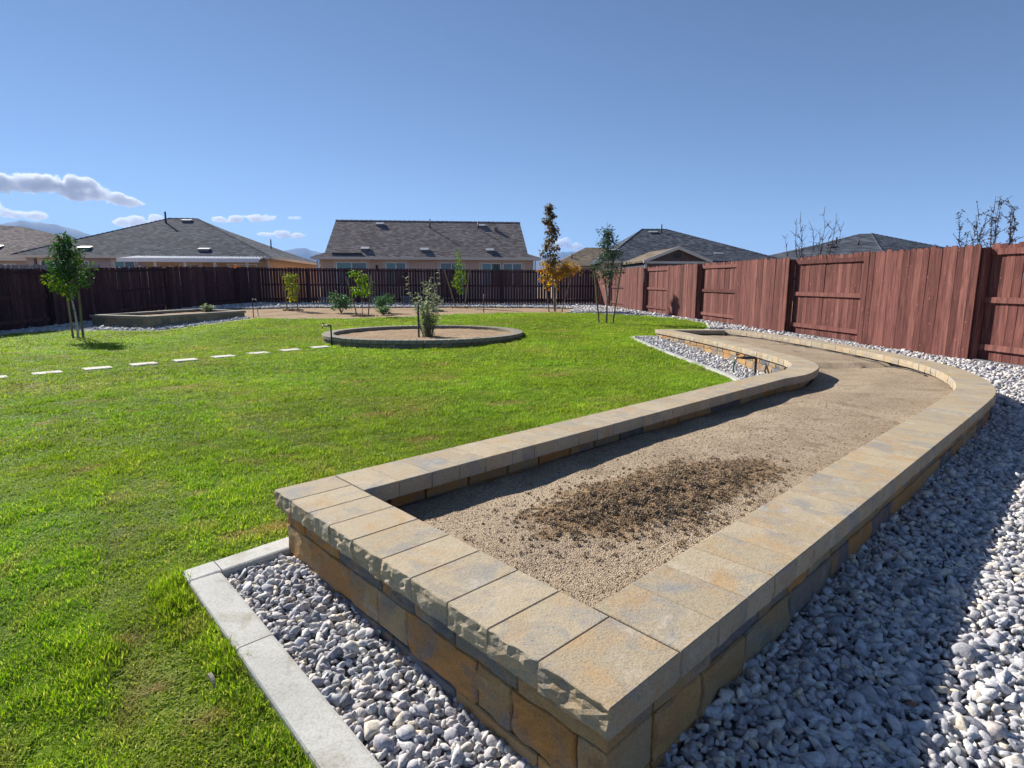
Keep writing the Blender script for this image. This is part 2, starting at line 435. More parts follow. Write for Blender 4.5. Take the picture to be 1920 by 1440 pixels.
# ------------------------------------------------------------------ planter geometry (plan)
CAPZ = 0.48
d1 = Vector((.7286, .6848)); nin = Vector((-.6848, .7286))      # along the straight walls / across, into the bed
O = Vector((.23, 1.18)); CW = 0.305                              # near corner, cap depth
FL = O + nin * 2.0                                               # front left corner
def catmull(pts, step=0.03):
    P = [Vector(p) for p in pts]; P = [P[0]*2-P[1]] + P + [P[-1]*2-P[-2]]; out = []
    for i in range(1, len(P)-2):
        a, b, c, d = P[i-1:i+3]; n = max(2, int((c-b).length/step))
        for k in range(n):
            t = k/n; out.append(0.5*((2*b)+(-a+c)*t+(2*a-5*b+4*c-d)*t*t+(-a+3*b-3*c+d)*t**3))
    out.append(P[-2]); return out
class Path:
    def __init__(s, pts):
        s.p = pts; s.s = [0.0]
        for a, b in zip(pts, pts[1:]): s.s.append(s.s[-1] + (b-a).length)
        s.L = s.s[-1]; s.sa = np.array(s.s); s.xa = np.array([p[0] for p in pts]); s.ya = np.array([p[1] for p in pts])
    def at(s, t):
        return Vector((float(np.interp(t, s.sa, s.xa)), float(np.interp(t, s.sa, s.ya))))
    def frame(s, t, h=0.05):
        a, b = s.at(max(0, t-h)), s.at(min(s.L, t+h)); d = (b-a).normalized()
        return s.at(t), d, Vector((-d.y, d.x))       # point, tangent, left normal
    def off(s, t, o):
        p, d, n = s.frame(t); return p + n * o
# centre lines (outer side given by sign: run_a has its outer side on the right, run_c too when walked from the back)
ca0 = O + nin*CW/2 + d1*CW
ca1 = O + nin*CW/2 + d1*4.6
run_a = Path([ca0.lerp(ca1, i/90) for i in range(90)] + catmull([ca1, (3.98,4.92), (4.37,5.32), (4.72,5.80), (4.99,6.30), (5.20,6.82), (5.36,7.45), (5.44,8.1), (5.49,8.9), (5.48,9.9), (5.40,10.9), (5.23,12.1), (4.93,13.22)]))
cc0 = FL - nin*CW/2 + d1*CW
cc1 = FL - nin*CW/2 + d1*5.3
run_c = Path([cc0.lerp(cc1, i/90) for i in range(90)] + catmull([cc1, (3.18,6.42), (3.46,6.76), (3.66,7.10), (3.78,7.5), (3.82,8.0), (3.83,8.7), (3.80,10.0), (3.66,11.5), (3.44,13.22)]))
run_d = Path([FL + d1*CW/2, O + d1*CW/2])
run_b = Path([Vector((3.60, 13.07)), Vector((4.79, 13.07))])

def surf_block(q, z0, z1, us, vs, ws, bev=0.006, rough_o=0.0, rough_i=0.0, seed=0.0, fr=16.0, ends=0.0, top=0.0):
    """closed six-sided stone on plan quad q=[outer0, outer1, inner1, inner0]; returns local mesh about its centre"""
    idx = {}; verts = []
    o0, o1, i1, i0 = q
    cx = (o0+o1+i1+i0)/4; c3 = Vector((cx.x, cx.y, (z0+z1)/2))
    lu = max((o1-o0).length, 1e-4); lv = max((i0-o0).length, 1e-4); lw = z1-z0
    nout = ((o0+o1)/2 - (i0+i1)/2).normalized()
    def loops(n, l):
        e = min(0.3, bev*1.6/l)
        return [0.0] + [e + (1-2*e)*k/n for k in range(n+1)] + [1.0]
    U, V, W = loops(us, lu), loops(vs, lv), loops(ws, lw)
    nU, nV, nW = len(U)-1, len(V)-1, len(W)-1
    def vert(i, j, k):
        key = (i, j, k)
        if key in idx: return idx[key]
        u, v, w = U[i], V[j], W[k]
        eu, ev, ew = i in (0, nU), j in (0, nV), k in (0, nW)
        ne = eu + ev + ew
        if ne > 1:
            sh = bev * (0.75 if ne == 2 else 1.0)
            if eu: u += (1 if i == 0 else -1) * sh/lu * 0.9
            if ev: v += (1 if j == 0 else -1) * sh/lv * 0.9
            if ew: w += (1 if k == 0 else -1) * sh/lw * 0.9
        p2 = o0.lerp(o1, u).lerp(i0.lerp(i1, u), v)
        p = Vector((p2.x, p2.y, z0 + (z1-z0)*w))
        amp = rough_o if j == 0 else (rough_i if j == nV else 0.0)
        if amp:
            s = Vector((p.x*fr, p.y*fr, p.z*fr*1.3 + seed))
            a = mnoise.noise(s) + 0.6*mnoise.noise(s*2.3) + 0.35*mnoise.noise(s*5.1)
            fall = (0.12 if k == nW else 0.4) if ne > 1 else (0.6 if k >= nW-1 else 1.0)
            bul = 4*u*(1-u)*0.15 + 4*w*(1-w)*0.25
            dd = amp * (a*0.8 + bul) * fall
            sg = 1 if j == 0 else -1
            p += Vector((nout.x, nout.y, 0)) * dd * sg
        if eu and ends and ne == 1:
            p += Vector(((o1-o0).normalized().x, (o1-o0).normalized().y, 0)) * ends * mnoise.noise(p*20)
        if k == nW and top and ne == 1:
            p.z += top * mnoise.noise(Vector((p.x*9, p.y*9, seed)))
        idx[key] = len(verts); verts.append(p - c3); return idx[key]
    faces = []
    for i in range(nU):
        for j in range(nV):
            faces.append((vert(i,j,nW), vert(i+1,j,nW), vert(i+1,j+1,nW), vert(i,j+1,nW)))
            faces.append((vert(i,j,0), vert(i,j+1,0), vert(i+1,j+1,0), vert(i+1,j,0)))
        for k in range(nW):
            faces.append((vert(i,0,k), vert(i+1,0,k), vert(i+1,0,k+1), vert(i,0,k+1)))
            faces.append((vert(i,nV,k), vert(i,nV,k+1), vert(i+1,nV,k+1), vert(i+1,nV,k)))
    for j in range(nV):
        for k in range(nW):
            faces.append((vert(0,j,k), vert(0,j,k+1), vert(0,j+1,k+1), vert(0,j+1,k)))
            faces.append((vert(nU,j,k), vert(nU,j+1,k), vert(nU,j+1,k+1), vert(nU,j,k+1)))
    me = mesh_from('stone', verts, faces)
    bm = bmesh.new(); bm.from_mesh(me); bmesh.ops.recalc_face_normals(bm, faces=bm.faces); bm.to_mesh(me); bm.free()
    return me, c3

def lay_run(path, parent, root, name, m, z0, z1, off_out, off_in, lens, rough_o, rough_i, gap=0.002, s0=0.0, s1=None, dz=0.0, top=0.0, fr=16.0, zfun=None, bev=0.003):
    """lays stones end to end along a path; the outer side is at off_out from the line, the inner at off_in"""
    t = s0; end = path.L if s1 is None else s1
    while t < end - 0.02:
        l = random.uniform(*lens); t2 = t + l
        if end - t2 < lens[0]*0.6: t2 = end
        mid = path.at((t+t2)/2); dist = mid.length
        q = [path.off(t+gap/2, off_out), path.off(t2-gap/2, off_out), path.off(t2-gap/2, off_in), path.off(t+gap/2, off_in)]
        if dist < 2.4: us, ws = (9, 6)
        elif dist < 4: us, ws = (6, 4)
        elif dist < 7: us, ws = (4, 3)
        else: us, ws = (2, 2)
        j = random.uniform(-dz, dz)
        zz0 = zfun(mid) if zfun else z0
        me, c = surf_block(q, zz0, z1 + j, us, 2 if dist < 4 else 1, ws, bev, rough_o*random.uniform(.5, 1.35), rough_i, random.random()*50, fr*random.uniform(.55, 1.1), 0, top)
        o = link(name, me, m, root, c - Vector(root.location))
        t = t2

planter = empty('raised_bed', (O.x, O.y, 0.1))
tag(planter, 'long hairpin raised bed of tan capstones around bare dug soil', 'raised bed')
h = CW/2
# caps: the front row owns both front corners, the side rows butt against it
lay_run(run_d, None, planter, 'cap_stone', M['cap'], .395, CAPZ, -h-.004, h-.004, (.185,.215), .010, .003, gap=.001, bev=.0022, dz=.0006, fr=26)
lay_run(run_a, None, planter, 'cap_stone', M['cap'], .395, CAPZ, -h, h, (.17,.205), .006, .008, dz=.0006, s0=.002, gap=.001, bev=.0022)
lay_run(run_c, None, planter, 'cap_stone', M['cap'], .395, CAPZ, h, -h, (.18,.22), .009, .005, dz=.0006, s0=.002, gap=.001, bev=.0022)
lay_run(run_b, None, planter, 'cap_stone', M['cap'], .395, CAPZ, h, -h, (.18,.22), .006, .004, dz=.001)
# wall courses under the caps
blk_a = Path([ca0 - d1*.062] + run_a.p)
blk_c = Path([cc0 - d1*.062] + run_c.p)
bo = h - .035; bi = h - .075
lay_run(Path([FL + d1*.15 - nin*.035, O + d1*.15 + nin*.035]), None, planter, 'wall_block', M['block'], .310, .392, -.115, .09, (.17,.36), .012, .005, fr=13, gap=.005)
lay_run(Path([FL + d1*.15 - nin*.035, O + d1*.15 + nin*.035]), None, planter, 'wall_block', M['block'], .160, .307, -.115, .09, (.13,.40), .013, .005, fr=13, gap=.005)
lay_run(Path([FL + d1*.15 - nin*.035, O + d1*.15 + nin*.035]), None, planter, 'wall_block', M['block'], .0, .157, -.119, .09, (.25,.38), .006, .005, fr=9, gap=.004)
lay_run(blk_a, None, planter, 'wall_block', M['block'], .310, .392, -bo, bi, (.20,.42), .008, .004, gap=.005, fr=12)
lay_run(blk_a, None, planter, 'wall_block', M['block'], .02, .307, -bo-.004, bi, (.22,.46), .013, .004, gap=.005, fr=11, s1=1.9, zfun=lambda p: .160)
lay_run(blk_a, None, planter, 'wall_block', M['block'], .02, .157, -bo, bi, (.25,.42), .008, .004, gap=.005, fr=11, s1=1.9)
lay_run(blk_a, None, planter, 'wall_block', M['block'], .05, .307, -bo-.004, bi, (.24,.46), .012, .004, s0=1.9, gap=.005, fr=11)
lay_run(blk_c, None, planter, 'wall_block', M['block'], .310, .392, bo, -bi, (.22,.34), .014, .004, gap=.012, fr=14)
lay_run(blk_c, None, planter, 'wall_block', M['block'], .160, .307, bo-.003, -bi, (.22,.34), .018, .004, fr=14)
lay_run(run_b, None, planter, 'wall_block', M['block'], .15, .392, bo, -bi, (.22,.42), .010, .004)

# soil inside the bed
def dense(path, o, step=0.12):
    n = int(path.L/step); return [path.off(path.L*i/n, o) for i in range(n+1)]
inner_ring = [Vector(p) for p in dense(run_a, h-.05)] + [Vector((4.75,13.0)), Vector((3.6,13.0))] + list(reversed(dense(run_c, -h+.05))) + [FL + d1*(CW-.05) - nin*CW*.9, O + d1*(CW-.05) + nin*CW*.9]
MOUND = [(.60,2.76,.44,.30,.032),(.96,3.0,.42,.27,.034),(.36,2.58,.30,.2,.018),(1.32,3.2,.32,.18,.016),(.75,2.6,.3,.2,.02)]
def soil_h(x, y):
    z = .372 + .016*mnoise.noise(Vector((x*1.1, y*1.1, 3))) + .010*mnoise.noise(Vector((x*3.4, y*3.4, 5))) + .004*mnoise.noise(Vector((x*13, y*13, 1)))
    w = (Vector((x, y)) - cc0).dot(nin)               # lower against the left wall
    if y < 8: z -= .055 * max(0, min(1, (w + .75)/.55))
    for mx, my, ra, rb, hh in MOUND:
        dx, dy = x-mx, y-my; a = dx*.73+dy*.68; b = -dx*.68+dy*.73
        r = (a/ra)**2 + (b/rb)**2
        if r < 4: z += hh*math.exp(-r*1.3) * (1 + .6*mnoise.noise(Vector((x*11, y*11, 8))) + .35*mnoise.noise(Vector((x*30, y*30, 2))))
    return z
def cdt_sheet(name, ring, zf, step, m, root=None, near=None, smooth=True):
    """flat-plan sheet with exact outline and an inner grid, draped on zf"""
    ring = [Vector((p[0], p[1])) for p in ring]
    xs = np.array([p.x for p in ring]); ys = np.array([p.y for p in ring]); n = len(ring)
    pts = list(ring)
    grids = [(step, None)] + ([near] if near else [])
    for st, box in grids:
        x0, x1, y0, y1 = (xs.min(), xs.max(), ys.min(), ys.max()) if box is None else box
        gx, gy = np.meshgrid(np.arange(x0+st/2, x1, st), np.arange(y0+st/2, y1, st))
        gx = gx.ravel() + rng.uniform(-.2, .2, gx.size)*st; gy = gy.ravel() + rng.uniform(-.2, .2, gy.size)*st
        ok = in_poly(gx, gy, np.c_[xs, ys])
        if box is None and near:
            b = near[1]; ok &= ~((gx > b[0]) & (gx < b[1]) & (gy > b[2]) & (gy < b[3]))
        pts += [Vector((float(a), float(b))) for a, b in zip(gx[ok], gy[ok])]
    vo, ed, fa, *_ = delaunay_2d_cdt(pts, [], [list(range(n))], 1, 1e-5)
    verts = [(v.x, v.y, zf(v.x, v.y)) for v in vo]
    me = mesh_from(name, verts, fa, smooth)
    bm = bmesh.new(); bm.from_mesh(me); bmesh.ops.recalc_face_normals(bm, faces=bm.faces)
    if sum(f.normal.z for f in bm.faces) < 0: bmesh.ops.reverse_faces(bm, faces=bm.faces)
    bm.to_mesh(me); bm.free()
    loc = Vector((0,0,0)) if root is None else -Vector(root.location)
    return link(name, me, m, root, loc)
cdt_sheet('soil', inner_ring, soil_h, 0.09, M['soil'], planter, (0.015, (-.7, 2.1, 1.5, 4.1)))

# ------------------------------------------------------------------ loose things scattered as one mesh (pebbles, clods)
def ico(sub):
    bm = bmesh.new(); bmesh.ops.create_icosphere(bm, subdivisions=sub, radius=1.0)
    v = np.array([x.co[:] for x in bm.verts]); f = np.array([[a.index for a in x.verts] for x in bm.faces]); bm.free(); return v, f
ICO = {1: ico(1), 2: ico(2)}
def pebble_variants(sub, n, rough=0.28, flat=True):
    out = []
    v, f = ICO[sub]
    for k in range(n):
        w = v.copy()
        # chipped: cut by random planes, then roughen
        for _ in range(11 if flat else 3):
            d = rng.normal(size=3); d /= np.linalg.norm(d); c = rng.uniform(.42, .80)
            t = w @ d; over = np.clip(t - c, 0, None); w -= over[:, None]*d
        w *= (1 + rng.uniform(-rough, rough, len(w))[:, None]*.35)
        w *= np.array([rng.uniform(1.0, 1.7), rng.uniform(.75, 1.2), rng.uniform(.5, .95)])
        out.append(w)
    return out, f
def scatter_mesh(name, pos, size, m, sub=1, flat_rot=0.6, variants=24, rough=.28):
    """many small stones in one mesh: random variant, turn and size each"""
    vs, f = pebble_variants(sub, variants, rough)
    vs = np.array(vs); n = len(pos); k = rng.integers(0, variants, n)
    a = rng.uniform(0, 2*np.pi, n); bx = rng.normal(0, flat_rot, n); by = rng.normal(0, flat_rot, n)
    ca, sa, cb, sb, cg, sg = np.cos(a), np.sin(a), np.cos(bx), np.sin(bx), np.cos(by), np.sin(by)
    Rz = np.zeros((n,3,3)); Rz[:,0,0]=ca; Rz[:,0,1]=-sa; Rz[:,1,0]=sa; Rz[:,1,1]=ca; Rz[:,2,2]=1
    Rx = np.zeros((n,3,3)); Rx[:,0,0]=1; Rx[:,1,1]=cb; Rx[:,1,2]=-sb; Rx[:,2,1]=sb; Rx[:,2,2]=cb
    Ry = np.zeros((n,3,3)); Ry[:,1,1]=1; Ry[:,0,0]=cg; Ry[:,0,2]=sg; Ry[:,2,0]=-sg; Ry[:,2,2]=cg
    RR = Rz @ Rx @ Ry
    V = np.einsum('nij,nvj->nvi', RR, vs[k]) * size[:, None, None] + pos[:, None, :]
    nv = vs.shape[1]
    F = (f[None] + (np.arange(n)*nv)[:, None, None]).reshape(-1, 3)
    me = bpy.data.meshes.new(name)
    me.vertices.add(n*nv); me.vertices.foreach_set('co', V.reshape(-1).astype(np.float32))
    me.loops.add(len(F)*3); me.loops.foreach_set('vertex_index', F.reshape(-1).astype(np.int32))
    me.polygons.add(len(F)); me.polygons.foreach_set('loop_start', np.arange(0, len(F)*3, 3, dtype=np.int32))
    me.update(calc_edges=True); me.materials.append(m)
    return me
def poisson_like(ring, spacing, jitter=0.42):
    r = np.array([(p[0], p[1]) for p in ring]); x0, y0 = r.min(0); x1, y1 = r.max(0)
    gx, gy = np.meshgrid(np.arange(x0, x1, spacing), np.arange(y0, y1, spacing*.866))
    gx = gx + (np.arange(gx.shape[0]) % 2)[:, None]*spacing/2
    gx = gx.ravel() + rng.uniform(-jitter, jitter, gx.size)*spacing; gy = gy.ravel() + rng.uniform(-jitter, jitter, gy.size)*spacing
    ok = in_poly(gx, gy, r); return gx[ok], gy[ok]
def join_np(name, mes, m):
    bm = bmesh.new()
    for me in mes: bm.from_mesh(me); bpy.data.meshes.remove(me)
    me = bpy.data.meshes.new(name); bm.to_mesh(me); bm.free(); me.materials.clear(); me.materials.append(m); return me
def gravel(name, label, ring, m, lift=0.0, hole=None, zf=None):
    mes = []
    bands = [(0, 3.3, .030, 2), (3.3, 7.5, .034, 1), (7.5, 15, .050, 1), (15, 40, .085, 1)]
    for d0, d1_, sp, sub in bands:
        for layer in range(2 if d0 < 7 else 1):
            x, y = poisson_like(ring, sp)
            if hole is not None: k = ~in_poly(x, y, np.array([(p[0], p[1]) for p in hole])); x, y = x[k], y[k]
            if not len(x): continue
            z = TA(x, y) if zf is None else zf(x, y)
            d = np.hypot(x, y); ok = (d >= d0) & (d < d1_) & seen(x, y, z, .2); x, y, z = x[ok], y[ok], z[ok]
            if not len(x): continue
            s = sp*(.34 + .52*rng.random(len(x))**1.4) * np.where(rng.random(len(x)) < .07, 1.5, 1)
            zz = z + lift + rng.uniform(-.006, .012, len(x)) + layer*sp*.25
            mes.append(scatter_mesh(name, np.c_[x, y, zz], s, m, sub, .55))
    me = join_np(name, mes, m)
    return tag(link(name, me, m), label, 'gravel', kind='stuff')

# ------------------------------------------------------------------ ground plan of the yard
# fence lines
FR0, FR1 = Vector((7.44, 9.21)), Vector((4.56, 31.58))
frd = (FR1-FR0).normalized()
FRN = FR0 - frd*7.5                                   # carries on past the frame
BL, BR = Vector((-13.2, 30.36)), Vector((4.5, 31.6))
LF = [Vector((-15, 9.4)), Vector((-15, 12.6)), Vector((-15, 15.72)), Vector((-15, 18.83)), Vector((-15, 21.95)), Vector((-14.95, 25.1)), Vector((-14.35, 27.2)), Vector((-13.75, 29.0)), Vector((-13.2, 30.36))]
# concrete edging lines (centre lines)
KB = [(-14.1,12.0),(-14.05,15.6),(-13.6,16.75),(-12.1,16.75),(-10.35,16.45),(-9.95,16.85),(-9.75,18.7),(-9.35,20.7),(-8.7,20.75),(-7.6,20.55),(-6.6,20.5),(-5.4,20.5),(-4.3,20.85),(-3.5,21.3),(-2.8,21.75),(-1.9,22.55),(-1.0,22.95),(0.0,23.1),(1.3,23.1),(2.6,22.95),(3.7,22.35),(4.5,21.5),(5.1,20.6),(5.55,19.7),(5.8,18.7),(5.86,17.6),(5.7,16.6),(5.35,15.6),(4.95,14.6),(4.6,13.45)]
kb_path = Path(catmull(KB, 0.1))
KN = [FL - d1*(-.08) + nin*.06, Vector((-1.52, 2.40))]  # short arm beside the front left corner
KN0 = FL + d1*.12 + nin*.025; KN1 = FL - d1*.345 + nin*.025
kn_far = KN1 - nin*3.3                                  # runs parallel to the front wall and on past the camera
KT = [(3.28,13.22),(2.72,13.2),(2.80,11.7),(2.94,10.3),(3.06,9.1),(3.12,8.3),(3.08,7.6),(2.86,6.95)]
kt_path = Path([Vector(KT[0]), Vector(KT[1])] + catmull(KT[1:], 0.1)[1:])

kerb = empty('garden_kerb', (KN1.x, KN1.y, .1)); tag(kerb, 'pale concrete edging strip around the lawn', kind='structure')
def kerb_piece(path, t0, t1, w, lift, depth=0.09, zf=None, ext=0.0):
    n = max(1, int((t1-t0)/0.22)); mb = MB(); rows = []
    prof = [(-w/2, -depth), (-w/2, -.012), (-w/2+.004, -.004), (-w/2+.014, 0), (w/2-.014, 0), (w/2-.004, -.004), (w/2, -.012), (w/2, -depth)]
    vs = []; 
    for i in range(n+1):
        t = t0 + (t1-t0)*i/n; p, d, nn = path.frame(t); z = T(p.x, p.y) + lift
        for a, b in prof: q = p + nn*a; vs.append((q.x, q.y, z + b + .0015*mnoise.noise(Vector((q.x*6, q.y*6, 1)))))
    k = len(prof); fs = []
    for i in range(n):
        for a in range(k): b = (a+1) % k; fs.append((i*k+a, i*k+b, (i+1)*k+b, (i+1)*k+a))
    fs.append(tuple(range(k))); fs.append(tuple(reversed(range(n*k, (n+1)*k))))
    c = Vector(vs[0]); mb.add([Vector(v)-c for v in vs], fs)
    return mb.build('kerb_segment', M['kerb'], kerb, c - Vector(kerb.location))
def kerb_run(path, seg, w, lift, depth=.09, first=0.0):
    t = first
    while t < path.L - .05:
        t2 = min(path.L, t + seg*random.uniform(.92, 1.08))
        if path.L - t2 < seg*.35: t2 = path.L
        kerb_piece(path, t+.003, t2-.003, w, lift, depth); t = t2
pn = Path([KN1 - nin*.0705, kn_far]); 
kerb_piece(pn, 0, .60, .135, .055); kerb_piece(pn, .606, 1.55, .135, .055); kerb_piece(pn, 1.556, pn.L, .135, .055)
pa = Path([KN1 - d1*.0675, KN0]); kerb_piece(pa, 0, .135, .137, .055); kerb_piece(pa, .140, pa.L, .137, .053)
kerb_run(kb_path, 1.5, .12, .028); kerb_run(kt_path, 1.4, .11, .035)

# lawn outline
lawn_ring = [Vector(p) for p in [(-14.0,-4.0)]]
lawn_ring += [kn_far, KN1 - d1*.06 - nin*.1, KN1 - d1*.06 + nin*.05, KN0 + nin*.03] + [run_c.off(s, h-.03) for s in np.arange(.35, 5.75, .3)]
lawn_ring += [Vector(p) for p in reversed([(2.70,13.24),(2.74,11.7),(2.88,10.3),(3.0,9.1),(3.05,8.3),(3.02,7.6),(2.80,6.95)])] + [Vector((3.28,13.26)), Vector((3.3,13.36)), Vector((4.55,13.4))]
lawn_ring += [kb_path.off(s, .05) for s in np.arange(kb_path.L-.3, .3, -.5)]
lawn_ring += [Vector((-14.05, 12.0))]
for i in range(len(lawn_ring)-1, 0, -1):
    if (lawn_ring[i]-lawn_ring[i-1]).length < .02: lawn_ring.pop(i)

def axis(lo, hi, near0, near1, fine):
    a = [near0]; 
    while a[-1] < near1: a.append(a[-1]+fine)
    st = fine
    while a[-1] < hi: st *= 1.6; a.append(min(hi, a[-1]+st))
    b = []; st = fine; x = near0
    while x > lo: st *= 1.6; x = max(lo, x-st); b.append(x)
    return np.array(list(reversed(b)) + a)
gxs = axis(-9000, 9000, -19, 12, .5); gys = axis(-9000, 9000, -5, 38, .5)
GX, GY = np.meshgrid(gxs, gys); GZ = TA(GX.ravel(), GY.ravel()) - .02
nx = len(gxs); ny = len(gys)
gf = [(j*nx+i, j*nx+i+1, (j+1)*nx+i+1, (j+1)*nx+i) for j in range(ny-1) for i in range(nx-1)]
tag(link('ground', mesh_from('ground', np.c_[GX.ravel(), GY.ravel(), GZ], gf, True), M['dirt']), 'bare tan earth under and beyond the yard', kind='structure')

def lawn_mat():
    m, nt, b = new_mat('lawn_thatch')
    v = coords(nt, rand=False)
    c = ramp(nt, noise(nt, v, .9, 5, .6, .5), [(.35, (.085,.135,.012)), (.6, (.12,.18,.016)), (.8, (.18,.19,.035))])
    f = noise(nt, v, 75, 4, .75)
    c = mix(nt, 1.0, c, ramp(nt, f, [(.3, (.45,.47,.4)), (.55, (1,1,1)), (.75, (1.35,1.3,1.1))]), 'MULTIPLY')
    nt.links.new(c, b.inputs['Base Color']); b.inputs['Roughness'].default_value = 1; b.inputs['Specular IOR Level'].default_value = .1
    bump(nt, b, f, .8, .02); return m
M['lawn'] = lawn_mat()
lawn = cdt_sheet('lawn', lawn_ring, lambda x, y: T(x, y) + .006, .5, M['lawn'])
tag(lawn, 'wide mown green lawn with a few straw-coloured patches', kind='structure')

# gravel beds: right side strip, back and left strips, front pocket, pocket behind the kink
right_ring = [O - d1*3 + nin*.05, O + nin*.05] + [run_a.off(s, -h+.06) for s in np.arange(.0, run_a.L, .35)] + [Vector((4.9,13.3)), Vector((4.66,13.5))] + [kb_path.off(s, -.05) for s in np.arange(kb_path.L-.2, kb_path.L-11.5, -.4)] + [FR1 + Vector((-1.4,-3.3)), FR1 + Vector((-.05,-.1)), FR0 - frd*7.4 + Vector((-.02, 0)), Vector((7.9,-3)), Vector((2.6,-3))]
front_ring = [KN1 + d1*.05 - nin*.03, KN0 - nin*.1, FL + d1*.1 - nin*.05, O + d1*.1 + nin*.02, O + d1*.02 - nin*.0, O - nin*1.2 + d1*.1, kn_far + d1*.06]
tri_ring = [Vector((2.78,13.14)), Vector((3.30,13.14))] + [run_c.off(s, h-.07) for s in np.arange(run_c.L-.2, 5.4, -.3)] + [kt_path.off(s, .05) for s in np.arange(kt_path.L-.1, .7, -.4)]
back_in = [(-13.9,17.1),(-13.6,20.5),(-13.4,23.9),(-13.0,25.6),(-11.4,26.0),(-9.9,26.9),(-8,27.2),(-6.5,27.3),(-4.5,27.7),(-2.85,28.1),(-1,28.0),(1.0,27.9),(2.4,27.3),(3.4,26.5),(3.9,25.6)]
back_ring = [Vector(p) for p in back_in] + [FR1 + Vector((-.1,-4.5)), FR1 + Vector((-.12,-.12)), BL + Vector((.1,-.1))] + [p + Vector((.12, 0)) for p in reversed(LF[3:-1])] + [Vector((-14.85,17.2))]
left_ring = [Vector((-14.0,12)), Vector((-13.98,15.65)), Vector((-13.55,16.83)), Vector((-12.1,16.83)), Vector((-10.35,16.55)), Vector((-10.03,16.9)), Vector((-9.85,18.7)), Vector((-9.5,20.8)), Vector((-10.2,21.9)), Vector((-11.2,17.8)), Vector((-13.2,18.7)), Vector((-13.7,19.2)), Vector((-14.85,19.0)), Vector((-14.9,12))]
def base_sheet(name, ring, label, lift=.004):
    r = [ring[0]]
    for p in ring[1:]:
        if (Vector(p)-Vector(r[-1])).length > .02: r.append(p)
    tag(cdt_sheet(name, r, lambda x, y: T(x, y) + lift, .5, M['gravel_base']), label, kind='structure')
base_sheet('gravel_path', right_ring, 'dark grit under the gravel beside the red fence')
base_sheet('gravel_bed', front_ring, 'dark grit under the gravel in front of the bed', .005)
base_sheet('gravel_bed', tri_ring, 'dark grit under the gravel wedge behind the bed')
base_sheet('gravel_strip', back_ring, 'dark grit under the gravel along the back fence')
base_sheet('gravel_strip', left_ring, 'dark grit under the gravel along the left fence', .008)
gravel('gravel', 'blue-grey crushed gravel path between the bed and the red fence', right_ring, M['gravel'], .012)
gravel('gravel', 'blue-grey gravel pocket between near concrete kerb and bed wall', front_ring, M['gravel'], .014)
gravel('gravel', 'grey gravel wedge between curved kerb and bed wall', tri_ring, M['gravel'], .012)
gravel('gravel', 'pale gravel strip along foot of the dark back fence', back_ring, M['gravel_pale'], .02)
gravel('gravel', 'pale gravel around the small raised bed by the left fence', left_ring, M['gravel_pale'], .02)

# clods on the dug mound and small bits over the soil
cl = []
for mx, my, ra, rb, hh in MOUND:
    n = int(560*ra*rb/.12)
    a = rng.normal(0, .6, n)*ra; b = rng.normal(0, .6, n)*rb
    cxs = mx + a*.73 - b*.68; cys = my + a*.68 + b*.73; cr = .004 + .016*rng.random(n)**2.2
    rep_ = np.clip((cr*2200).astype(int), 6, 42); k = np.repeat(np.arange(n), rep_)
    off3 = rng.normal(size=(len(k), 3)); off3 /= np.linalg.norm(off3, axis=1)[:, None]; off3 *= cr[k][:, None]*rng.uniform(.5, 1.05, len(k))[:, None]
    x = cxs[k] + off3[:, 0]*1.2; y = cys[k] + off3[:, 1]*1.2; zo = off3[:, 2]*.8; s = .0016 + .0042*rng.random(len(k))**2
    ok = in_poly(x, y, np.array([(p.x, p.y) for p in inner_ring]))
    x, y, s, zo = x[ok], y[ok], s[ok], zo[ok]
    z = np.array([soil_h(p, q) for p, q in zip(x, y)]) + np.maximum(zo + .004, 0)
    cl.append(scatter_mesh('clods', np.c_[x, y, z], s, M['clods'], 1, 1.2, 16, .6))
o = link('soil_clods', join_np('soil_clods', cl, M['clods']), M['clods'], planter, -Vector(planter.location)); o['kind'] = 'stuff'
x, y = poisson_like(inner_ring, .02, .5)
d = np.hypot(x, y); keep = (d < 6.5) & (rng.random(len(x)) < np.clip(1.2 - d/6.5, .12, 1)*.55); x, y = x[keep], y[keep]
z = np.array([soil_h(p, q) for p, q in zip(x, y)]); s = rng.uniform(.0018, .0055, len(x))
o = link('soil_bits', scatter_mesh('soil_bits', np.c_[x, y, z + s*.3], s, M['bits'], 1, 1.2, 10, .5), M['bits'], planter, -Vector(planter.location)); o['kind'] = 'stuff'

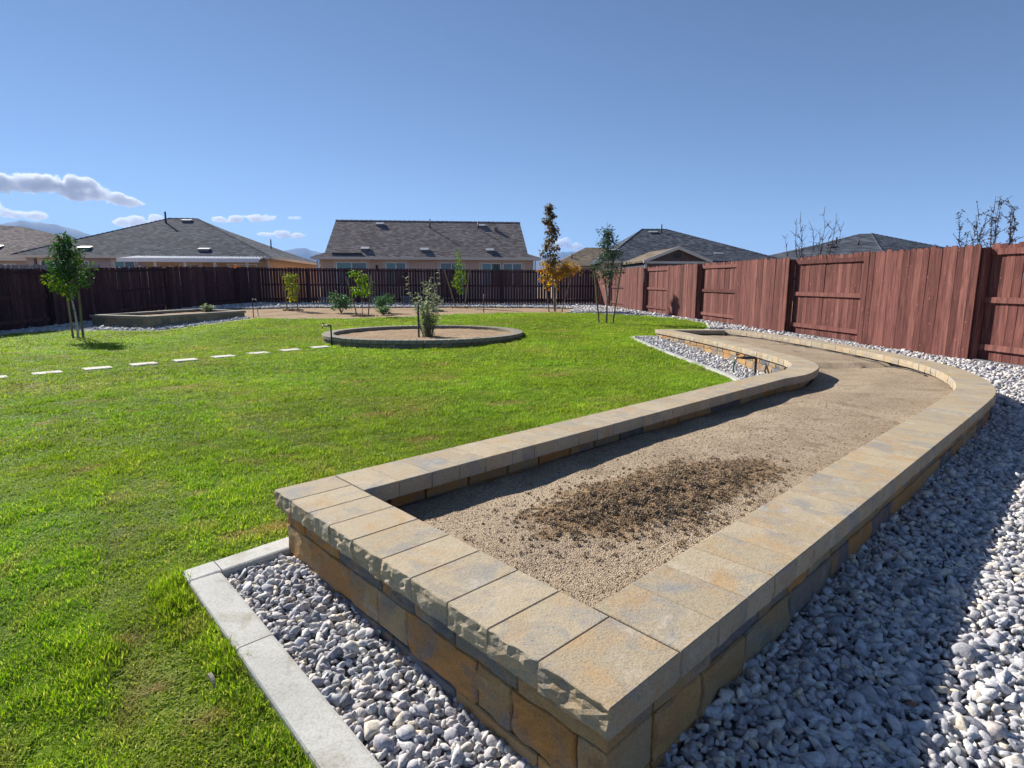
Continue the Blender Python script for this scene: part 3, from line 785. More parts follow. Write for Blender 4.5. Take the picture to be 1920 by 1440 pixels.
# ------------------------------------------------------------------ grass
def blade_mat():
    m, nt, b = new_mat('grass_blades')
    at = nt.nodes.new('ShaderNodeAttribute'); at.attribute_type = 'INSTANCER'; at.attribute_name = 'tint'
    ge = nt.nodes.new('ShaderNodeNewGeometry')
    c0 = ramp(nt, ge.outputs['Random Per Island'], [(0, (.075,.145,.016)), (.45, (.135,.22,.020)), (.85, (.20,.275,.035)), (.95, (.27,.28,.07)), (1, (.34,.29,.12))])
    c1 = ramp(nt, ge.outputs['Random Per Island'], [(0, (.20,.17,.06)), (.6, (.34,.25,.10)), (1, (.16,.20,.04))])
    sp = nt.nodes.new('ShaderNodeSeparateXYZ'); nt.links.new(at.outputs['Vector'], sp.inputs[0])
    c = mix(nt, sp.outputs[0], c0, c1)
    hs = nd(nt, 'ShaderNodeHueSaturation'); nt.links.new(c, hs.inputs['Color'])
    nt.links.new(sp.outputs[1], hs.inputs['Value']); nt.links.new(sp.outputs[2], hs.inputs['Hue'])
    c = hs.outputs[0]
    nt.links.new(c, b.inputs['Base Color']); b.inputs['Roughness'].default_value = .6; b.inputs['Specular IOR Level'].default_value = .12
    t = nt.nodes.new('ShaderNodeBsdfTranslucent')
    h2 = nd(nt, 'ShaderNodeHueSaturation', Saturation=1.1, Value=1.6); nt.links.new(c, h2.inputs['Color']); nt.links.new(h2.outputs[0], t.inputs['Color'])
    ms = nt.nodes.new('ShaderNodeMixShader'); ms.inputs[0].default_value = .42
    nt.links.new(b.outputs[0], ms.inputs[1]); nt.links.new(t.outputs[0], ms.inputs[2]); nt.links.new(ms.outputs[0], nt.nodes['Material Output'].inputs['Surface'])
    return m
M['blade'] = blade_mat()
tufts = bpy.data.collections.new('grass_tufts')
def make_tuft(i, nb, rad, hgt, wid):
    vs = []; fs = []
    for k in range(nb):
        a = random.uniform(0, 2*math.pi); r = rad*math.sqrt(random.random()); x, y = r*math.cos(a), r*math.sin(a)
        hh = hgt*random.uniform(.45, 1.15); lean = random.uniform(.15, 1.1)*hh; la = random.uniform(0, 2*math.pi); wa = la + math.pi/2 + random.uniform(-.7, .7)
        w = wid*random.uniform(.6, 1.2); lx, ly = math.cos(la)*lean, math.sin(la)*lean; wx, wy = math.cos(wa)*w/2, math.sin(wa)*w/2
        b = len(vs)
        vs += [(x-wx, y-wy, -.004), (x+wx, y+wy, -.004), (x+lx*.35-wx*.85, y+ly*.35-wy*.85, hh*.6), (x+lx*.35+wx*.85, y+ly*.35+wy*.85, hh*.6), (x+lx, y+ly, hh*random.uniform(.8, 1))]
        fs += [(b, b+1, b+3, b+2), (b+2, b+3, b+4)]
    me = mesh_from('tuft', vs, fs, False); me.materials.append(M['blade'])
    o = bpy.data.objects.new('tuft_%02d' % i, me); tufts.objects.link(o)
NT = 8
for i in range(NT): make_tuft(i, 34, .036, .034, .0042)
DRY = [(-2.6,4.6,.14,.06),(-3.6,4.7,.12,.06),(-1.7,4.2,.13,.06),(-2.9,6.4,.2,.08),(-.9,7.1,.22,.08),(-5.6,6.1,.2,.1),(-5.2,8.0,.3,.1),(-1.2,9.3,.4,.12),(.9,5.9,.2,.07),(-2.2,2.75,.09,.05),(-1.3,2.25,.07,.04),(-1.2,1.75,.08,.04),(-10.04,11.36,.7,.25),(-8.62,10.84,.55,.2),(-5.26,9.67,.5,.2),(-3.03,3.95,.16,.1),(-2.45,5.11,.22,.12),(-1.40,2.86,.17,.09),(-1.25,2.95,.16,.1),(-3.96,5.85,.2,.12),(-4.29,7.32,.3,.14),(-3.46,3.96,.18,.08),(-.06,6.18,.35,.16),(-1.38,5.58,.3,.14),(-4.47,5.38,.2,.12),(-3.39,8.59,.3,.15),(-.72,4.68,.3,.12),(-1.99,3.46,.14,.08),(-3.95,13.24,.4,.2),(-4.68,6.5,.3,.12),(-6.4,11.9,.6,.25),(.6,8.2,.5,.2),(1.2,14.8,.7,.3),(-.2,17.5,.9,.35),(-6.5,7.6,.35,.15),(-2.1,7.7,.4,.15),(-.95,1.62,.1,.06),(-1.45,2.0,.1,.05)]
def vnoise(x, y, sc, seed):
    """cheap smooth value noise for arrays"""
    r = np.random.default_rng(seed); tab = r.random((64, 64)); u, v = x*sc + 500.3, y*sc + 500.7
    i, j = np.floor(u).astype(int), np.floor(v).astype(int); fu, fv = u-i, v-j; fu = fu*fu*(3-2*fu); fv = fv*fv*(3-2*fv)
    g = lambda a, b: tab[a % 64, b % 64]
    return (g(i,j)*(1-fu)+g(i+1,j)*fu)*(1-fv) + (g(i,j+1)*(1-fu)+g(i+1,j+1)*fu)*fv
STRIP = [Vector((-2.4,3.6)), Vector((-1.78,2.55)), Vector((-1.25,1.95)), Vector((-.98,1.62)), Vector((-.8,1.25))]
STEPS = [(-7.09+3.1/7*(i-2), 8.66+3.25/7*(i-2)) for i in range(10)]
CIRC = Vector((-2.10, 13.85)); CIR_R = 2.37
pts = []; rot = []; scl = []; tin = []; idx = []
lawn_np = np.array([(p.x, p.y) for p in lawn_ring])
for d0, d1_, sp, k in [(0, 3.0, .024, 1.0), (3.0, 5.5, .035, 1.15), (5.5, 9, .055, 1.5), (9, 15, .09, 2.1), (15, 26, .14, 2.9)]:
    x, y = poisson_like(lawn_ring, sp, .5)
    z = TA(x, y) + .006; dd = np.hypot(x, y)
    ok = (dd >= d0) & (dd < d1_) & seen(x, y, z, .14) & (np.hypot(x-CIRC.x, y-CIRC.y) > CIR_R-.05)
    for sx_, sy_ in STEPS: ok &= ~((np.abs((x-sx_)*.69+(y-sy_)*.724) < .215) & (np.abs((y-sy_)*.69-(x-sx_)*.724) < .185))
    x, y, z, dd = x[ok], y[ok], z[ok], dd[ok]
    n = len(x)
    dry = np.zeros(n)
    for cx, cyy, ra, rb in DRY:
        u = (x-cx)*.93 + (y-cyy)*.37; v = -(x-cx)*.37 + (y-cyy)*.93
        q = (u/ra)**2 + (v/rb)**2; dry = np.maximum(dry, np.clip(1.25 - q*.9 - .9*vnoise(x, y, 11, 4), 0, 1)*1.0)
    # faint pale seams between strips of sod, and blotchy vigour
    s1 = (x*.70 + y*.71)/.61; s2 = (-x*.71 + y*.70)/1.6
    seam = np.maximum(np.clip(1 - np.abs((s1 % 1)-.5)/.045, 0, 1)*.5, 0)*np.clip(vnoise(x, y, .8, 9)*2-.7, 0, 1)
    dry = np.clip(dry + seam*.8 + np.clip(vnoise(x, y, 1.3, 3)-.66, 0, 1)*1.3 + np.clip(vnoise(x*1.6+y*.5, y, 4.5, 13)-.74, 0, 1)*2.0, 0, 1)
    ragged = np.ones(n)
    sd = np.full(n, 9.0)
    for a, b in zip(STRIP, STRIP[1:]):
        ab = b-a; t = np.clip(((x-a.x)*ab.x + (y-a.y)*ab.y)/ab.length_squared, 0, 1)
        sd = np.minimum(sd, np.hypot(x-a.x-t*ab.x, y-a.y-t*ab.y))
    lowk = np.clip((sd-.13-.08*vnoise(x, y, 7, 2))/.05, 0, 1)      # a band that was clipped shorter
    ek = np.abs((FL.x-x)*d1.x + (FL.y-y)*d1.y - .455)   # longer, unclipped fringe along the near kerb
    al = (x-FL.x)*nin.x + (y-FL.y)*nin.y
    edge = np.where(al < .1, np.clip(1.15 - ek/.11, 0, 1), 0); lowk = np.maximum(lowk, edge)
    hgt = (.55 + .45*lowk + .75*edge) * (.6 + .75*vnoise(x, y, 3.6, 1)) * (.6 + .8*vnoise(x, y, 11, 6)) * (1 - .35*dry)
    val = .86 + .5*vnoise(x, y, .7, 5) + .42*vnoise(x, y, 5, 7) + .3*vnoise(x, y, 17, 12) - .12*(1-lowk); hue = .5 + .02*(vnoise(x, y, 1.1, 8)-.5) - .012*(1-lowk)
    pts.append(np.c_[x, y, z]); rot.append(np.c_[rng.normal(0, .08, n), rng.normal(0, .08, n), rng.uniform(0, 6.28, n)])
    kk = k*rng.uniform(.85, 1.2, n); hk = (1 + (k-1)*.22)*hgt
    scl.append(np.c_[kk, kk, hk*rng.uniform(.85, 1.15, n)]); tin.append(np.c_[dry, val, hue]); idx.append(rng.integers(0, NT, n))
pts, rot, scl, tin, idx = map(np.concatenate, (pts, rot, scl, tin, idx))
me = bpy.data.meshes.new('grass'); me.vertices.add(len(pts)); me.vertices.foreach_set('co', pts.astype(np.float32).ravel())
for nm, arr in (('rot', rot), ('scl', scl), ('tint', tin)):
    a = me.attributes.new(nm, 'FLOAT_VECTOR', 'POINT'); a.data.foreach_set('vector', arr.astype(np.float32).ravel())
a = me.attributes.new('pick', 'INT', 'POINT'); a.data.foreach_set('value', idx.astype(np.int32))
grass = link('grass', me, None); me.materials.append(M['blade'])
tag(grass, 'short bright green blades of lawn grass', 'grass', kind='stuff')
ng = bpy.data.node_groups.new('grass_scatter', 'GeometryNodeTree')
ng.interface.new_socket('Geometry', in_out='INPUT', socket_type='NodeSocketGeometry'); ng.interface.new_socket('Geometry', in_out='OUTPUT', socket_type='NodeSocketGeometry')
gi = ng.nodes.new('NodeGroupInput'); go = ng.nodes.new('NodeGroupOutput'); ip = ng.nodes.new('GeometryNodeInstanceOnPoints'); ci = ng.nodes.new('GeometryNodeCollectionInfo')
ci.inputs['Collection'].default_value = tufts; ci.inputs['Separate Children'].default_value = True; ci.inputs['Reset Children'].default_value = True
ip.inputs['Pick Instance'].default_value = True
def na(nm, dt):
    n = ng.nodes.new('GeometryNodeInputNamedAttribute'); n.data_type = dt; n.inputs['Name'].default_value = nm
    return [o for o in n.outputs if o.enabled][0]
ng.links.new(gi.outputs[0], ip.inputs['Points']); ng.links.new(ci.outputs[0], ip.inputs['Instance'])
ng.links.new(na('rot', 'FLOAT_VECTOR'), ip.inputs['Rotation']); ng.links.new(na('scl', 'FLOAT_VECTOR'), ip.inputs['Scale']); ng.links.new(na('pick', 'INT'), ip.inputs['Instance Index'])
ng.links.new(ip.outputs[0], go.inputs[0])
mod = grass.modifiers.new('scatter', 'NODES'); mod.node_group = ng
print('grass tufts', len(pts))

# ------------------------------------------------------------------ round bed
CIR_Z = 0.383
rb = empty('round_bed', (CIRC.x, CIRC.y, .15)); tag(rb, 'low round grey stone bed on the lawn holding a wispy shrub', 'raised bed')
def ring_stones(root, n, r0, r1, z0, z1, m, name, rough_o, rough_i, us=2, ws=1, jit=.25):
    a = np.cumsum(rng.uniform(1-jit, 1+jit, n)); a = np.r_[0, a]/a[-1]*2*math.pi
    for a0, a1 in zip(a, a[1:]):
        g = .003/r0
        q = [CIRC + Vector((math.cos(t), math.sin(t)))*r for t, r in ((a0+g, r0), (a1-g, r0), (a1-g, r1), (a0+g, r1))]
        me, c = surf_block(q, z0, z1, us, 1, ws, .006, rough_o, rough_i, random.random()*50, 12)
        link(name, me, m, root, c - Vector(root.location))
ring_stones(rb, 92, CIR_R, CIR_R-.26, CIR_Z-.085, CIR_Z, M['cap_grey'], 'cap_stone', .003, .002, jit=.06)
ring_stones(rb, 50, CIR_R-.04, CIR_R-.22, .08, CIR_Z-.088, M['block_grey'], 'wall_block', .012, .004, us=3, ws=2, jit=.2)
cring = [CIRC + Vector((math.cos(t), math.sin(t)))*(CIR_R-.2) for t in np.linspace(0, 2*math.pi, 73)[:-1]]
def csoil(x, y):
    r = (Vector((x, y))-CIRC).length
    return max(CIR_Z - .085, T(x, y) + .03) + .012*mnoise.noise(Vector((x*2, y*2, 4))) + .014*mnoise.noise(Vector((x*6, y*6, 4))) + .03*math.exp(-(r/.5)**2)
cdt_sheet('soil', cring, csoil, .09, M['dirt'], rb)

# ------------------------------------------------------------------ small bed by the left fence
LB = [Vector((-13.45,18.35)), Vector((-10.93,17.32)), Vector((-9.95,21.6)), Vector((-12.8,23.7))]
LBZ = .57
lb = empty('raised_bed', (-11.8, 20.2, .2)); tag(lb, 'small kite-shaped olive grey stone bed near the dark left fence', 'raised bed')
cen = sum(LB, Vector((0,0)))/4
for i in range(4):
    a, b = LB[i], LB[(i+1) % 4]; d = (b-a).normalized(); n = Vector((-d.y, d.x))
    ia = .28 if i % 2 else 0.0
    p = Path([a + d*ia + n*.14, b - d*ia + n*.14])
    lay_run(p, None, lb, 'cap_stone', M['cap_grey'], LBZ-.085, LBZ, -.14, .14, (.28,.36), .004, .003)
    pw = Path([a + d*(.2 if i % 2 else .04) + n*.14, b - d*(.2 if i % 2 else .04) + n*.14])
    lay_run(pw, None, lb, 'wall_block', M['block_grey'], .32, LBZ-.088, -.10, .08, (.25,.42), .012, .004)
    lay_run(pw, None, lb, 'wall_block', M['block_grey'], .12, .317, -.103, .08, (.25,.42), .012, .004)
lring = [p.lerp(cen, .08) for p in LB]
cdt_sheet('soil', lring, lambda x, y: LBZ-.10+.02*mnoise.noise(Vector((x*2, y*2, 4))), .2, M['dirt'], lb)

# ------------------------------------------------------------------ fences
def picket_mesh(w, hgt, th=.018, ear=.03):
    prof = [(-w/2, 0), (w/2, 0), (w/2, hgt-ear), (w/2-ear, hgt), (-w/2+ear, hgt), (-w/2, hgt-ear)]
    vs = [(x, -th/2, z) for x, z in prof] + [(x, th/2, z) for x, z in prof]; n = len(prof)
    fs = [tuple(range(n)), tuple(reversed(range(n, 2*n)))] + [(i, n+i, n+(i+1) % n, (i+1) % n) for i in range(n)]
    mb = MB(); mb.add(vs, fs); return mb.mesh('picket')
def fence_panel(root, a, b, m, off, pm, pitch, side_rails, H, lean=.006, base=.03):
    """one bay from a to b: pickets at `off` across the line (minus = yard side), rails on the other side of them"""
    d = (b-a); L = d.length; d = d/L; n = Vector((-d.y, d.x)); ang = math.atan2(d.y, d.x); r0 = Vector(root.location)
    k = max(1, round(L/pitch)); 
    for i in range(k):
        p = a + d*((i+.5)*L/k) + n*(off + random.uniform(-.003, .003))
        o = link('picket', random.choice(pm), m, root, Vector((p.x, p.y, T(p.x, p.y) + base + random.uniform(-.012, .012))) - r0, (random.uniform(-.004,.004), random.uniform(-lean,lean)*(1 if lean < .01 or random.random() < .7 else 2), ang + random.uniform(-.02, .02)))
        o.scale.x = L/k/pitch
    s = -1 if off > 0 else 1
    for zr in (.24, .98, H-.13):
        p = a + d*L/2 + n*(off + s*.030); z0, z1 = T(a.x, a.y), T(b.x, b.y)
        mb = MB(); mb.box(-L/2+.046, L/2-.046, -.019, .019, -.045, .045)
        link('rail', mb.mesh('rail'), m, root, Vector((p.x, p.y, (z0+z1)/2 + zr)) - r0, (0, -math.atan2(z1-z0, L), ang))
def fence_post(root, p, m, ang, H):
    mb = MB(); mb.box(-.045, .045, -.045, .045, -.25, H-.06)
    link('post', mb.mesh('post'), m, root, Vector((p.x, p.y, T(p.x, p.y))) - Vector(root.location), (0, 0, ang))
FH = 1.85
pm_r = [picket_mesh(.1355, FH-.03), picket_mesh(.1335, FH-.038), picket_mesh(.137, FH-.024), picket_mesh(.1365, FH-.05)]
fr = empty('board_fence', (FR0.x, FR0.y, .2)); tag(fr, 'sunlit red-brown board fence with alternating recessed bays', 'fence')
ang = math.atan2(frd.y, frd.x)
ys = [FR0 + frd*2.505*(i-3) for i in range(13)]
for i in range(12):
    a, b = ys[i], ys[i+1]
    if b.y > 31.7: b = FR1
    if a.y > 31.4: break
    face = (i-3) % 2 == 0
    fence_panel(fr, a, b, M['redwood'], .085 if face else -.085, pm_r, .140, True, FH)
    fence_post(fr, b, M['redwood'], ang, FH)
pm_d = [picket_mesh(.139, FH-.03), picket_mesh(.131, FH-.038), picket_mesh(.140, FH-.02), picket_mesh(.138, FH-.02)]
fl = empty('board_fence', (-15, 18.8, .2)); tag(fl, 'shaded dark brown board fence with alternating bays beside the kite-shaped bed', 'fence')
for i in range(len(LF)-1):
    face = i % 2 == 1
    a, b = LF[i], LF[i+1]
    fence_panel(fl, a, b, M['shadewood'], -.085 if face else .085, pm_d, .141, True, FH, .013)
    fence_post(fl, b, M['shadewood'], math.pi/2, FH)
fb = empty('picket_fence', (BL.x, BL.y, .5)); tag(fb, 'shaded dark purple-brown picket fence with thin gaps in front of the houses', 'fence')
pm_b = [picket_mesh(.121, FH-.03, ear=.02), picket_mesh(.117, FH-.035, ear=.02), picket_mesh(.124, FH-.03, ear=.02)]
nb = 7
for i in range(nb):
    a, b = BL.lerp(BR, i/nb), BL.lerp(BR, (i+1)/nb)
    fence_panel(fb, a, b, M['shadewood'], -.06, pm_b, .149, True, FH)
    fence_post(fb, a, M['shadewood'], math.atan2((BR-BL).y, (BR-BL).x), FH+.02)
# neighbour's paler fence just behind the left one
fn = empty('board_fence', (-15.7, 18, .2)); tag(fn, 'weathered pale fence whose tops show above the dark left fence', 'fence')
pm_n = [picket_mesh(.136, FH+.10), picket_mesh(.134, FH+.08)]
for i in range(3):
    a, b = Vector((-15.75, 13 + i*3.1)), Vector((-15.75, 13 + (i+1)*3.1))
    fence_panel(fn, a, b, M['greywood'], -.03, pm_n, .141, True, FH)
    fence_post(fn, b, M['greywood'], math.pi/2, FH)

# ------------------------------------------------------------------ stepping stones
ORD = ['first', 'second', 'third', 'fourth', 'fifth', 'sixth', 'seventh', 'eighth', 'ninth', 'tenth']
for i in range(10):
    p = Vector((-7.09, 8.66)) + Vector((3.1, 3.25))/7*(i-2)
    q = Vector((.690,.724)); n = Vector((-q.y, q.x))
    w, l = .37 + random.uniform(-.01,.01), .31
    pn_ = q
    quad = [p + pn_*(-w/2) + n*(-l/2), p + pn_*(w/2) + n*(-l/2), p + pn_*(w/2) + n*(l/2), p + pn_*(-w/2) + n*(l/2)]
    z = T(p.x, p.y)
    me, c = surf_block(quad, z-.03, z+.034, 3, 3, 1, .006, .003, .003, i, 9)
    o = link('stepping_stone', me, M['paver'], None, c)
    tag(o, 'pale rectangular stepping stone, ' + ORD[9-i] + ' in the line counting from the round bed', 'stepping stone', 'stepping stones crossing the lawn')

# ------------------------------------------------------------------ plants
def leaf_cloud(lobes, size, aspect=.5, droop=.3, narrow=False):
    """leaf-sized folded faces spread through the given lobes (centre, radii, count)"""
    vs = []; fs = []
    for (c, r, n) in lobes:
        for _ in range(n):
            while True:
                u = np.array([random.uniform(-1,1) for _ in range(3)])
                if u @ u <= 1: break
            u = u*(.35 + .65*np.linalg.norm(u)**.3)
            p = Vector(c) + Vector((u[0]*r[0], u[1]*r[1], u[2]*r[2]))
            add_leaf(vs, fs, p, Vector((u[0], u[1], u[2]*.5 - droop + random.uniform(-.5,.5))) + Vector((random.uniform(-.7,.7), random.uniform(-.7,.7), random.uniform(-.4,.4))), size*random.uniform(.6,1.25), aspect)
    return vs, fs
def add_leaf(vs, fs, p, d, l, aspect):
    if d.length < 1e-3: d = Vector((1,0,0))
    d = d.normalized(); s = d.cross(Vector((random.uniform(-.4,.4), random.uniform(-.4,.4), 1)))
    if s.length < .05: s = d.cross(Vector((1,0,0)))
    s.normalize(); up = s.cross(d); w = l*aspect/2; b = len(vs)
    vs += [p, p + d*l*.45 + s*w + up*l*.06, p + d*l - up*l*.12, p + d*l*.45 - s*w + up*l*.06]
    fs += [(b, b+1, b+2), (b, b+2, b+3)]
def twig_tree(root, base, top, r0, limbs, m, seed=1):
    """tapered trunk with limbs; returns twig end points"""
    random.seed(seed)
    mb = MB(); base, top = Vector(base), Vector(top); n = 7; pts = []; rads = []
    for i in range(n+1):
        t = i/n; p = base.lerp(top, t) + Vector((random.uniform(-1,1), random.uniform(-1,1), 0))*.018*(top-base).length*math.sin(t*3.14)
        pts.append(p); rads.append(r0*(1-t*.8))
    mb.tube(pts, rads, 7)
    ends = []
    for (t0, az, el, l) in limbs:
        i = min(n-1, int(t0*n)); p = pts[i].lerp(pts[i+1], t0*n-i); d = Vector((math.cos(az)*math.cos(el), math.sin(az)*math.cos(el), math.sin(el)))
        q = [p]; 
        for k in range(1, 5):
            q.append(q[-1] + (d + Vector((random.uniform(-.2,.2), random.uniform(-.2,.2), random.uniform(-.05,.22)))).normalized()*l/4)
        mb.tube(q, [r0*.42*(1-t0*.5)*(1-k*.19) for k in range(5)], 5); ends += q[1:]
        for k in (2, 3):
            e = q[k] + Vector((random.uniform(-1,1), random.uniform(-1,1), random.uniform(0,.8))).normalized()*l*.35
            mb.tube([q[k], e], [r0*.16, r0*.05], 4); ends.append(e)
    o = mb.build('trunk', m, root, -Vector(root.location), smooth=True)
    return ends
def crown(root, vf, m, name='crown'):
    vs, fs = vf; me = mesh_from(name, vs, fs)
    return link(name, me, m, root, -Vector(root.location))
def clusters(ends, rad, n, size, aspect, squash=.8):
    return leaf_cloud([((e.x, e.y, e.z), (rad*random.uniform(.6,1.2), rad*random.uniform(.6,1.2), rad*squash), n) for e in ends], size, aspect)
def limbs_auto(n, t0, t1, l0, l1, el=(.3,.9)):
    return [(t0+(t1-t0)*i/(n-1), i*2.4 + random.uniform(-.4,.4), random.uniform(*el), l0+(l1-l0)*i/(n-1)) for i in range(n)]
def stake(b, t, r, label, group=None):
    b = Vector(b); t = Vector(t)
    mb = MB(); n = 6; pts = [b.lerp(t, i/n) + Vector((random.uniform(-.004,.004), random.uniform(-.004,.004), 0)) for i in range(n+1)]
    mb.tube([p-b + (Vector((0,0,-.05)) if i == 0 else Vector((0,0,0))) for i, p in enumerate(pts)], [r*random.uniform(.94,1.06) for _ in pts], 8)
    o = mb.build('tree_stake', M['stake'], None, b); tag(o, label, 'stake', group); return o
def tie(root, a, b, r=.007):
    mb = MB(); a, b = Vector(a), Vector(b); m = a.lerp(b, .5) - Vector((0,0,.02))
    mb.tube([a, m, b], r, 5); mb.build('tie', M['tie'], root, -Vector(root.location))
def bands(root, pts, r):
    for p in pts:
        p = Vector(p); mb = MB(); mb.tube([p - Vector((0,0,.015)), p + Vector((0,0,.015))], r, 8); mb.build('tape_band', M['green_tape'], root, -Vector(root.location))

# tree by the left fence
random.seed(11)
tx, ty = -10.98, 14.5; tz = T(tx, ty)
t1 = empty('young_tree', (tx, ty, tz)); tag(t1, 'young green tree with pale trunk between two posts by the left fence', 'tree')
ends = twig_tree(t1, (tx, ty, tz-.05), (tx-.02, ty, tz+2.45), .03, limbs_auto(15, .52, .97, .52, .2, (.1,.9)), M['bark_pale'], 11)
crown(t1, clusters(ends, .18, 17, .11, .42), M['leaf_green'])
low = [Vector((tx-.48, ty-.1, tz+1.5)), Vector((tx-.36, ty-.15, tz+1.38)), Vector((tx-.2, ty-.2, tz+1.27)), Vector((tx+.05, ty-.2, tz+1.15)), Vector((tx+.1, ty-.15, tz+1.32)), Vector((tx+.28, ty-.1, tz+1.98)), Vector((tx+.33, ty-.1, tz+1.82)), Vector((tx-.1, ty-.2, tz+1.3)), Vector((tx-.25, ty-.15, tz+1.5))]
crown(t1, clusters(low, .14, 46, .10, .42), M['leaf_lime'], 'low_sprays')
tie(t1, (tx-.19, ty+.05, tz+.98), (tx+.0, ty, tz+1.0)); tie(t1, (tx, ty, tz+1.0), (tx+.17, ty-.02, tz+1.03))
bands(t1, [(tx, ty, tz+.35), (tx, ty, tz+.72), (tx, ty, tz+1.02)], .031)
stake((tx-.17, ty+.06, tz), (tx-.2, ty+.06, tz+1.42), .024, 'slim post left of the pale-trunked tree by the left fence')
stake((tx+.15, ty-.02, tz), (tx+.17, ty-.02, tz+1.72), .028, 'taller yellowish post right of the pale-trunked tree')
# tree by the red fence
tx, ty = 2.88, 17.55; tz = T(tx, ty)
t2 = empty('young_tree', (tx, ty, tz)); tag(t2, 'young dark-leaved tree with bare tip in front of the red fence', 'tree')
ends = twig_tree(t2, (tx, ty, tz-.05), (tx-.06, ty, tz+3.0), .032, limbs_auto(19, .42, .90, .60, .18, (.0,.75)), M['bark'], 5)
crown(t2, clusters([e for e in ends if e.z < tz+2.8], .15, 15, .10, .40), M['leaf_olive'])
crown(t2, clusters([Vector((tx+.02, ty-.05, tz+1.32)), Vector((tx-.05, ty-.05, tz+1.18))], .1, 16, .09, .4), M['leaf_grey'], 'shoots')
tie(t2, (tx-.36, ty, tz+1.18), (tx, ty, tz+1.25)); tie(t2, (tx, ty, tz+1.25), (tx+.32, ty, tz+1.16))
bands(t2, [(tx, ty, tz+.3), (tx, ty, tz+.82)], .034)
stake((tx-.22, ty+.02, tz), (tx-.42, ty+.02, tz+1.74), .027, 'left post leaning outward from the dark-leaved tree')
stake((tx+.18, ty-.05, tz), (tx+.42, ty-.05, tz+1.86), .024, 'right thinner post leaning outward from the dark-leaved tree')
# maple
tx, ty = 1.85, 24.9; tz = T(tx, ty)
t3 = empty('young_maple', (tx, ty, tz)); tag(t3, 'slender autumn maple, bronze above and orange-gold below, by the back fence', 'tree')
random.seed(3)
ends = twig_tree(t3, (tx, ty, tz-.05), (tx-.32, ty, tz+4.35), .04, limbs_auto(16, .32, .97, .7, .16, (.5,1.2)) + [(.36, 0.1, .28, 1.1), (.34, .3, .2, .95)], M['bark'], 3)
hi = [e for e in ends if e.z > tz+2.05]; lo = [e for e in ends if e.z <= tz+2.05]
crown(t3, clusters(hi, .14, 15, .13, .7), M['leaf_top'])
lo += [Vector((tx-.55+i*.12, ty-.2+.1*math.sin(i*3), tz+1.35+.25*math.sin(i*2.1))) for i in range(7)] + [Vector((tx-.6, ty-.1, tz+1.75)), Vector((tx-.45, ty-.1, tz+2.0)), Vector((tx+.45, ty-.1, tz+1.62)), Vector((tx+.75, ty-.1, tz+1.68)), Vector((tx+.95, ty-.1, tz+1.72)), Vector((tx+.48, ty, tz+2.05))]
crown(t3, clusters(lo, .21, 24, .135, .7), M['leaf_gold'], 'low_crown')
mb = MB(); mb.tube([(tx+.02, ty-.05, tz-.05), (tx+.04, ty-.05, tz+1.5)], .03, 7); mb.build('support_pole', M['stake'], t3, -Vector(t3.location))
stake((tx-.27, ty-.3, tz), (tx-.46, ty-.3, tz+1.4), .025, 'left slanting post under the orange-gold maple')
stake((tx+.26, ty-.4, tz), (tx+.66, ty-.4, tz+1.62), .025, 'right slanting post under the orange-gold maple')
# saplings in the dirt border
def sapling(x, y, top, lobes, size, asp, m, label, s1, s2, nm, tr=.016, limbs=8, mound=True):
    z = T(x, y)
    r = empty('sapling', (x, y, z)); tag(r, label, 'sapling')
    e = twig_tree(r, (x, y, z-.03), (x + random.uniform(-.03,.03), y, z+top), tr, limbs_auto(limbs, .35, .95, top*.22, top*.08, (.4,1.1)), M['bark'], int(x*10) % 50)
    crown(r, leaf_cloud([((x+c[0], y+c[1], z+c[2]), c[3:6], c[6]) for c in lobes], size, asp, .45), m)
    for (bx, tx_, h_, w) in (s1, s2):
        stake((x+bx, y-.05, z), (x+tx_, y-.05, z+h_), .026, w)
    tie(r, (x+s1[1]*.75+s1[0]*.25, y-.05, z+s1[2]*.68), (x, y, z+s1[2]*.66), .006); tie(r, (x, y, z+s2[2]*.66), (x+s2[1]*.75+s2[0]*.25, y-.05, z+s2[2]*.68), .006)
    if mound:
        v = []; 
        mm = empty('soil_mound', (x, y, z)); tag(mm, 'little ring of dug earth around the ' + nm, 'soil mound')
        n = 160; a = rng.uniform(0, 6.28, n); q = .22 + rng.normal(0, .09, n)
        ps = np.c_[np.cos(a)*q*1.3, np.sin(a)*q, rng.uniform(0, .035, n)]
        me = scatter_mesh('earth_lumps', ps, rng.uniform(.012, .05, n), M['clods'], 1, 1.2, 12, .6); o = link('earth_lumps', me, M['clods'], mm); o['kind'] = 'stuff'
sapling(-9.6, 25.3, 1.6, [(-.08,0,1.35,.26,.22,.28,190),(.06,0,1.0,.27,.22,.25,170),(.0,0,.6,.2,.18,.22,110),(.16,0,1.45,.16,.15,.15,60)], .11, .5, M['leaf_citrus'], 'yellow-green citrus sapling between two splayed posts in the dirt border',
        (-.2,-.42,1.68,'left post beside the yellow-green citrus sapling'), (.22,.38,1.68,'right post beside the yellow-green citrus sapling'), 'yellow-green citrus sapling')
sapling(-5.72, 22.1, 1.75, [(-.28,0,1.62,.14,.14,.16,40),(-.05,0,1.45,.2,.16,.2,60),(.18,0,1.2,.24,.2,.24,70),(-.2,0,.95,.25,.2,.14,60),(.15,0,.85,.22,.2,.16,50),(.12,0,1.5,.12,.12,.1,20)], .15, .34, M['leaf_lime'], 'sapling with long drooping lime leaves beside leafy bushes',
        (-.2,-.56,1.5,'left post beside the drooping lime-leaved sapling'), (.22,.4,1.55,'right yellowish post beside the drooping lime-leaved sapling'), 'drooping lime-leaved sapling')
